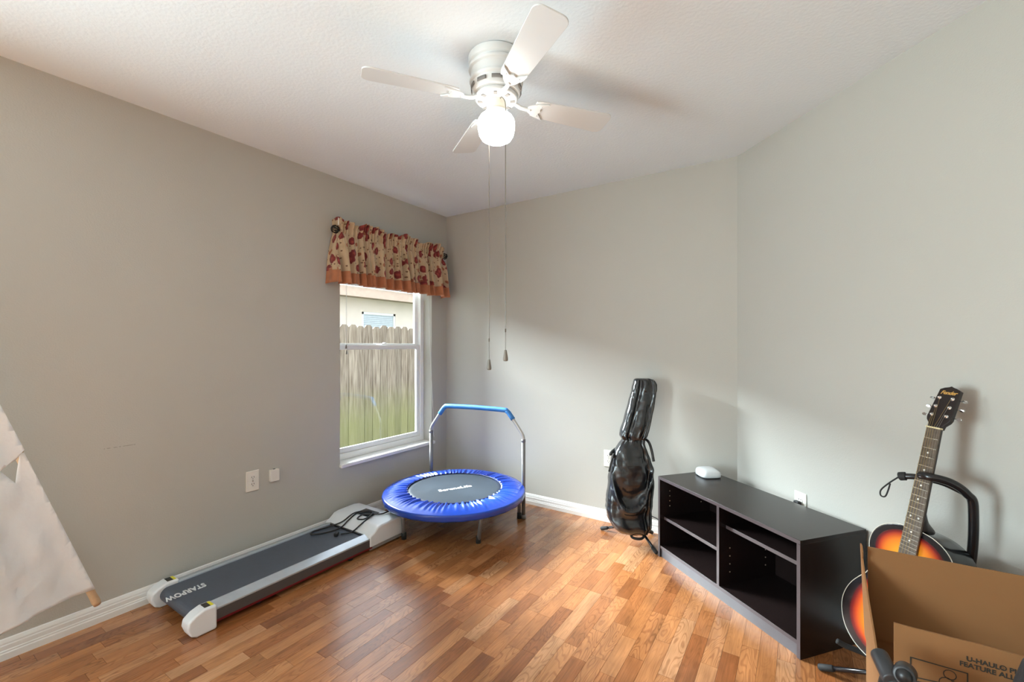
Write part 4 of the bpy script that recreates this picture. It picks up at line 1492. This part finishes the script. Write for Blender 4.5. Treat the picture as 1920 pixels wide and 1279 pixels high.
for k, xs in ((3, (0,)), (5, (0,)), (7, (0,)), (9, (0,)), (12, (-0.013, 0.013)), (15, (0,)), (17, (0,))):
    z = NUT - SCALE * (1 - (2 ** (-k / 12) + 2 ** (-(k - 1) / 12)) / 2)
    for x in xs:
        obj('position_dot', lathe(nb(), [(0, 0.0108), (0.0032, 0.0108), (0.0032, 0.0095)], 12, M=Matrix.Translation((x, 0, z)) @ Matrix.Rotation(PI / 2, 4, 'X')), DOT, fb)
obj('nut', bx(-0.0222, 0.0222, -0.0135, 0.0, NUT, NUT + 0.005), pm('bone_nut', (0.78, 0.68, 0.42), rough=0.4), gt)
# headstock tilted back
HM = Matrix.Translation((0, -0.004, NUT + 0.005)) @ Matrix.Rotation(math.radians(-13), 4, 'X')
ho = [(-0.0215, -0.004), (-0.023, 0.010), (-0.034, 0.024), (-0.037, 0.034), (-0.031, 0.140), (-0.018, 0.147), (-0.006, 0.150), (0.0, 0.154), (0.006, 0.150), (0.018, 0.147), (0.031, 0.140), (0.037, 0.034), (0.034, 0.024), (0.023, 0.010), (0.0215, -0.004)]
b = nb()
prism(b, ho, -0.014, 0.0015, M=HM @ axes((0, 0, 0), (1, 0, 0), (0, 0, 1), (0, -1, 0)))
hd = obj('headstock', b, NECK, gt, bevel=0.0015)
GOLD = pm('gold_print', (0.60, 0.33, 0.08), rough=0.35)
text('logo_print', 'Fender', 0.0185, GOLD, hd, HM @ Matrix.Translation((0, -0.0017, 0.128)) @ Matrix.Rotation(PI / 2, 4, 'X'), shear=0.35, bold=0.00035, extrude=0.0002, spacing=0.92)
post = []
for i in range(3):
    for sgn in (-1, 1):
        zz = 0.043 + i * 0.032
        xx = sgn * (0.0225 - 0.0012 * i)
        post.append((sgn, i, xx, zz))
        Mt = HM @ Matrix.Translation((xx, -0.0015, zz)) @ Matrix.Rotation(PI / 2, 4, 'X')
        tp_ = obj('tuning_peg', lathe(nb(), [(0.0, 0.009), (0.0026, 0.009), (0.0026, 0.003), (0.0058, 0.003), (0.0062, 0.0012), (0.0062, 0)], 16, M=Mt), CHROME, hd, smooth=True)
        b = nb()
        edge = sgn * (0.037 - 0.0012 * i * 1.4)
        tube(b, [HM @ Vector((edge - sgn * 0.004, 0.008, zz)), HM @ Vector((edge + sgn * 0.010, 0.008, zz))], 0.002, 8)
        prism(b, [(0.0065 * math.cos(t) * 0.85, 0.0078 * math.sin(t)) for t in [k * 2 * PI / 16 for k in range(16)]], -0.0022, 0.0022, M=HM @ Matrix.Translation((edge + sgn * 0.016, 0.008, zz)) @ Matrix.Rotation(math.radians(20 + 25 * i), 4, 'X') @ Matrix.Rotation(PI / 2, 4, 'X') @ Matrix.Rotation(PI / 2, 4, 'Z'))
        obj('peg_button', b, CHROME, tp_, bevel=0.0008)
BRZ = pm('bronze_string', (0.50, 0.36, 0.16), rough=0.3, metal=0.9)
STL = pm('steel_string', (0.60, 0.58, 0.55), rough=0.25, metal=1.0)
for k in range(6):
    xn = -0.0175 + k * 0.007
    xb_ = -0.0275 + k * 0.011
    rad = 0.00062 - 0.00008 * k
    p = [q for q in post if q[0] == (-1 if k < 3 else 1) and q[1] == (k if k < 3 else 5 - k)][0]
    pe = HM @ Vector((p[2] - math.copysign(0.003, p[2]), -0.006, p[3]))
    obj('string', tube(nb(), [(xb_, -0.0125, 0.112), (xn, -0.0140, NUT + 0.003), pe], rad, 5), BRZ if k < 4 else STL, gt)

# stand of the acoustic guitar
def gl(x, y, z):
    return gb + gw * x - gn * y + gu * z


gh = Vector((3.005, 3.010, 0.10))
guitar_stand('black tubular stand holding the sunburst acoustic guitar', tuple(gh), [(2.770, 3.060, 0), (3.10, 2.80, 0), (3.175, 3.055, 0)], [
    ('upright', [tuple(gh), tuple(gl(0.05, 0.125, 0.10)), tuple(gl(0.092, 0.122, 0.35)), tuple(gl(0.097, 0.080, 0.56)), tuple(gl(0.090, 0.050, 0.605)), tuple(gl(0.070, 0.010, 0.628)), tuple(gl(0.035, -0.026, 0.630)), tuple(gl(0.004, -0.030, 0.626))], 0.0132, BTUBE),
    ('yoke', [tuple(gl(0.090, 0.050, 0.605)), tuple(gl(0.030, 0.034, 0.618)), tuple(gl(-0.040, 0.022, 0.612)), tuple(gl(-0.076, 0.012, 0.602))], 0.0105, BTUBE),
    ('yoke_cap', [tuple(gl(-0.070, 0.013, 0.604)), tuple(gl(-0.078, 0.010, 0.601)), tuple(gl(-0.087, 0.008, 0.597))], [0.0110] + [0.0150] * 16, RUBBER),
    ('strap', [tuple(gl(-0.088, 0.005, 0.594)), tuple(gl(-0.112, 0.0, 0.562)), tuple(gl(-0.135, 0.0, 0.528)), tuple(gl(-0.132, 0.0, 0.508)), tuple(gl(-0.116, 0.0, 0.510)), tuple(gl(-0.110, 0.0, 0.535)), tuple(gl(-0.108, 0.0, 0.562))], 0.0026, RUBBER),
    ('cradle', [tuple(gh + Vector((0, 0, 0.01))), tuple(gl(0.0, 0.06, -0.078)), tuple(gl(-0.09, 0.04, -0.072)), tuple(gl(-0.135, -0.012, -0.072)), tuple(gl(-0.150, -0.035, -0.066))], 0.0095, RUBBER),
    ('cradle', [tuple(gh + Vector((0, 0, 0.012))), tuple(gl(0.02, 0.06, -0.078)), tuple(gl(0.09, 0.04, -0.072)), tuple(gl(0.150, -0.012, -0.050)), tuple(gl(0.163, -0.030, -0.040))], 0.0085, RUBBER),
], 0.4)

# ------------------------------------------------------------------ cardboard box
CARD = pm('brown_cardboard', (0.27, 0.122, 0.042), rough=0.85, bump=(60, 0.06), var=(5, 0.05))
INK = pm('black_carton_ink', (0.035, 0.030, 0.022), rough=0.8)
ba = math.radians(0.6)
cbx = thing('cardboard_box', 'open brown cardboard moving box with raised torn flaps', 'box', (2.880, 2.254, 0), ba)
BW, BD, BH, FT, ct = 0.47, 0.455, 0.37, 0.648, 0.004
obj('base', bx(0, BW, 0, BD, 0.0, ct), CARD, cbx)
obj('side_wall', bx(0, BW, 0, ct, ct, BH), CARD, cbx)
obj('side_wall', bx(0, BW, BD - ct, BD, ct, BH), CARD, cbx)
obj('side_wall', bx(0, ct, ct, BD - ct, ct, BH), CARD, cbx)
obj('side_wall', bx(BW - ct, BW, ct, BD - ct, ct, BH), CARD, cbx)


def flap(name, poly, M):
    return obj(name, prism(nb(), poly, 0, ct, M=M), CARD, cbx)


rj = random.Random(2)
top = [(BW * (1 - i / 14), FT - BH + rj.uniform(-0.0012, 0.0012)) for i in range(15)]
flap('flap', [(0.004, 0), (BW, 0)] + top[:-1] + [(0.003, FT - BH)], axes((0, BD - 2 * ct, BH), (1, 0, 0), (0, 0, 1), (0, 1, 0)))
top = [(BW * (1 - i / 14), FT - BH + rj.uniform(-0.0012, 0.0012)) for i in range(15)]
ff = flap('flap', [(0.0, 0), (BW, 0)] + top[:-1] + [(0.0, FT - BH)], axes((0, 0, BH), (1, 0, 0), (0, 0, 1), (0, 1, 0)))
torn = [(0.455, 0.0), (0.455, 0.282), (0.446, 0.283), (0.440, 0.268), (0.444, 0.245), (0.432, 0.220), (0.420, 0.200), (0.404, 0.176), (0.385, 0.150), (0.360, 0.120), (0.350, 0.100), (0.338, 0.092), (0.340, 0.082), (0.315, 0.074), (0.285, 0.066), (0.282, 0.030), (0.270, 0.012), (0.272, 0.0)]
flap('flap', [(0.455 - (0.455 - a) * 2.4, c) for a, c in reversed(torn)], axes((0, 0, BH), (0, 1, 0), (-0.04, 0, 1), (-1, 0, 0)))
flap('flap', [(0.01, 0), (BD - 0.01, 0), (BD - 0.02, 0.25), (0.02, 0.25)], axes((BW, 0, BH), (0, 1, 0), (0.6, 0, 0.8), (1, 0, 0)))
# printing on the front flap
MF = axes((0, -0.0006, BH), (1, 0, 0), (0, 0, 1), (0, -1, 0))
text('carton_print', 'U-HAUL\u00ae PLUS BOX\nFEATURE ALLOWS YOU', 0.0135, INK, ff, MF @ Matrix.Translation((0.178, 0.236, 0)), bold=0.0004, extrude=0.0002)


def line(b, x0, y0, x1, y1, w=0.0011):
    d = Vector((x1 - x0, y1 - y0)); L_ = d.length; d.normalize()
    M = MF @ Matrix.Translation((x0 - 0.022, y0 + 0.012, 0)) @ Matrix.Rotation(math.atan2(d.y, d.x), 4, 'Z')
    box(b, -w, L_ + w, -w, w, 0, 0.0003, M=M)


b = nb()
for (x0, y0, x1, y1) in ((0.050, 0.10, 0.140, 0.200), (0.152, 0.10, 0.262, 0.178)):
    line(b, x0, y0, x1, y0); line(b, x1, y0, x1, y1); line(b, x1, y1, x0, y1); line(b, x0, y1, x0, y0)
line(b, 0.053, 0.158, 0.095, 0.163); line(b, 0.053, 0.15, 0.10, 0.155)
for cxx, cyy, rr_ in ((0.113, 0.186, 0.010), (0.108, 0.166, 0.012)):
    for i in range(14):
        a0, a1 = i * 2 * PI / 14, (i + 1) * 2 * PI / 14
        line(b, cxx + rr_ * math.cos(a0), cyy + rr_ * math.sin(a0), cxx + rr_ * math.cos(a1), cyy + rr_ * math.sin(a1), 0.0007)
line(b, 0.118, 0.176, 0.136, 0.150, 0.0007); line(b, 0.160, 0.168, 0.255, 0.168); line(b, 0.160, 0.168, 0.160, 0.12)
obj('carton_drawing', b, INK, ff)

# ------------------------------------------------------------------ black clamp stand and black bag in front of the box
ms = thing('tripod_stand', 'folded black tripod stand with twin clamp knobs before the box', 'tripod', (2.872, 2.140, 0))
GRY = pm('dark_grey_plastic', (0.030, 0.031, 0.034), rough=0.4)
obj('pole', tube(nb(), [(2.872, 2.140, 0.08), (2.868, 2.145, 0.565)], 0.011, 12), BTUBE, ms, smooth=True, world=True)
b = nb()
tube(b, [(2.846, 2.185, 0.606), (2.853, 2.155, 0.598), (2.860, 2.125, 0.590)], 0.0165, 18)
obj('clamp_sleeve', b, GRY, ms, smooth=True, world=True, bevel=0.003)
b = nb()
tube(b, [(2.886, 2.160, 0.600), (2.877, 2.118, 0.612)], 0.0185, 20)
kb = obj('clamp_knob', b, GRY, ms, smooth=True, world=True, bevel=0.003)
obj('knob_cap', tube(nb(), [(2.877, 2.1185, 0.612), (2.8763, 2.1150, 0.613)], 0.0135, 18), BLACK, kb, smooth=True, world=True)
obj('clamp_body', loft(nb(), [[(2.872 + w * math.cos(t), 2.142 + d * math.sin(t), z) for t in [k * 2 * PI / 20 for k in range(20)]] for w, d, z in ((0.020, 0.020, 0.47), (0.034, 0.028, 0.52), (0.036, 0.030, 0.555), (0.030, 0.026, 0.585), (0.018, 0.016, 0.60))]), BLACK, ms, smooth=True, world=True)
for k in range(3):
    a = k * 2 * PI / 3 + 0.4
    c_, s_ = math.cos(a), math.sin(a)
    lg = obj('leg', tube(nb(), [(2.872 + 0.018 * c_, 2.140 + 0.018 * s_, 0.46), (2.872 + 0.055 * c_, 2.140 + 0.055 * s_, 0.010)], 0.007, 8), BTUBE, ms, smooth=True, world=True)
    obj('rubber_foot', tube(nb(), [(2.872 + 0.052 * c_, 2.140 + 0.052 * s_, 0.03), (2.872 + 0.0555 * c_, 2.140 + 0.0555 * s_, 0.0)], 0.010, 10), RUBBER, lg, smooth=True, world=True)

gbg = thing('duffel_bag', 'black fabric bag standing in front of the cardboard box', 'bag', (3.122, 2.09, 0))
rings = []
for i in range(25):
    t = i / 24
    z = 0.80 * t
    w = 0.145 * (1 - 0.55 * t ** 3) * (1 - max(0, t - 0.9) * 5)
    d = 0.105 * (1 - 0.45 * t ** 3) * (1 - max(0, t - 0.9) * 5)
    if t < 0.05:
        w *= 0.9; d *= 0.9
    rings.append([(w * math.copysign(abs(math.cos(a)) ** 0.8, math.cos(a)) + 0.006 * noise.noise(Vector((math.cos(a) * 2, math.sin(a) * 2, z * 9))) + 0.0, d * math.copysign(abs(math.sin(a)) ** 0.8, math.sin(a)), z) for a in [k * 2 * PI / 40 for k in range(40)]])
bs = obj('bag_body', loft(nb(), rings), pm('black_nylon', (0.016, 0.017, 0.020), rough=0.6, bump=(300, 0.3)), gbg, smooth=True)
obj('carry_handle', tube(nb(), smooth_path([(-0.05, 0, 0.745), (-0.035, 0, 0.82), (0.035, 0, 0.82), (0.05, 0, 0.745)], 6), 0.008, 8), RUBBER, gbg, smooth=True)
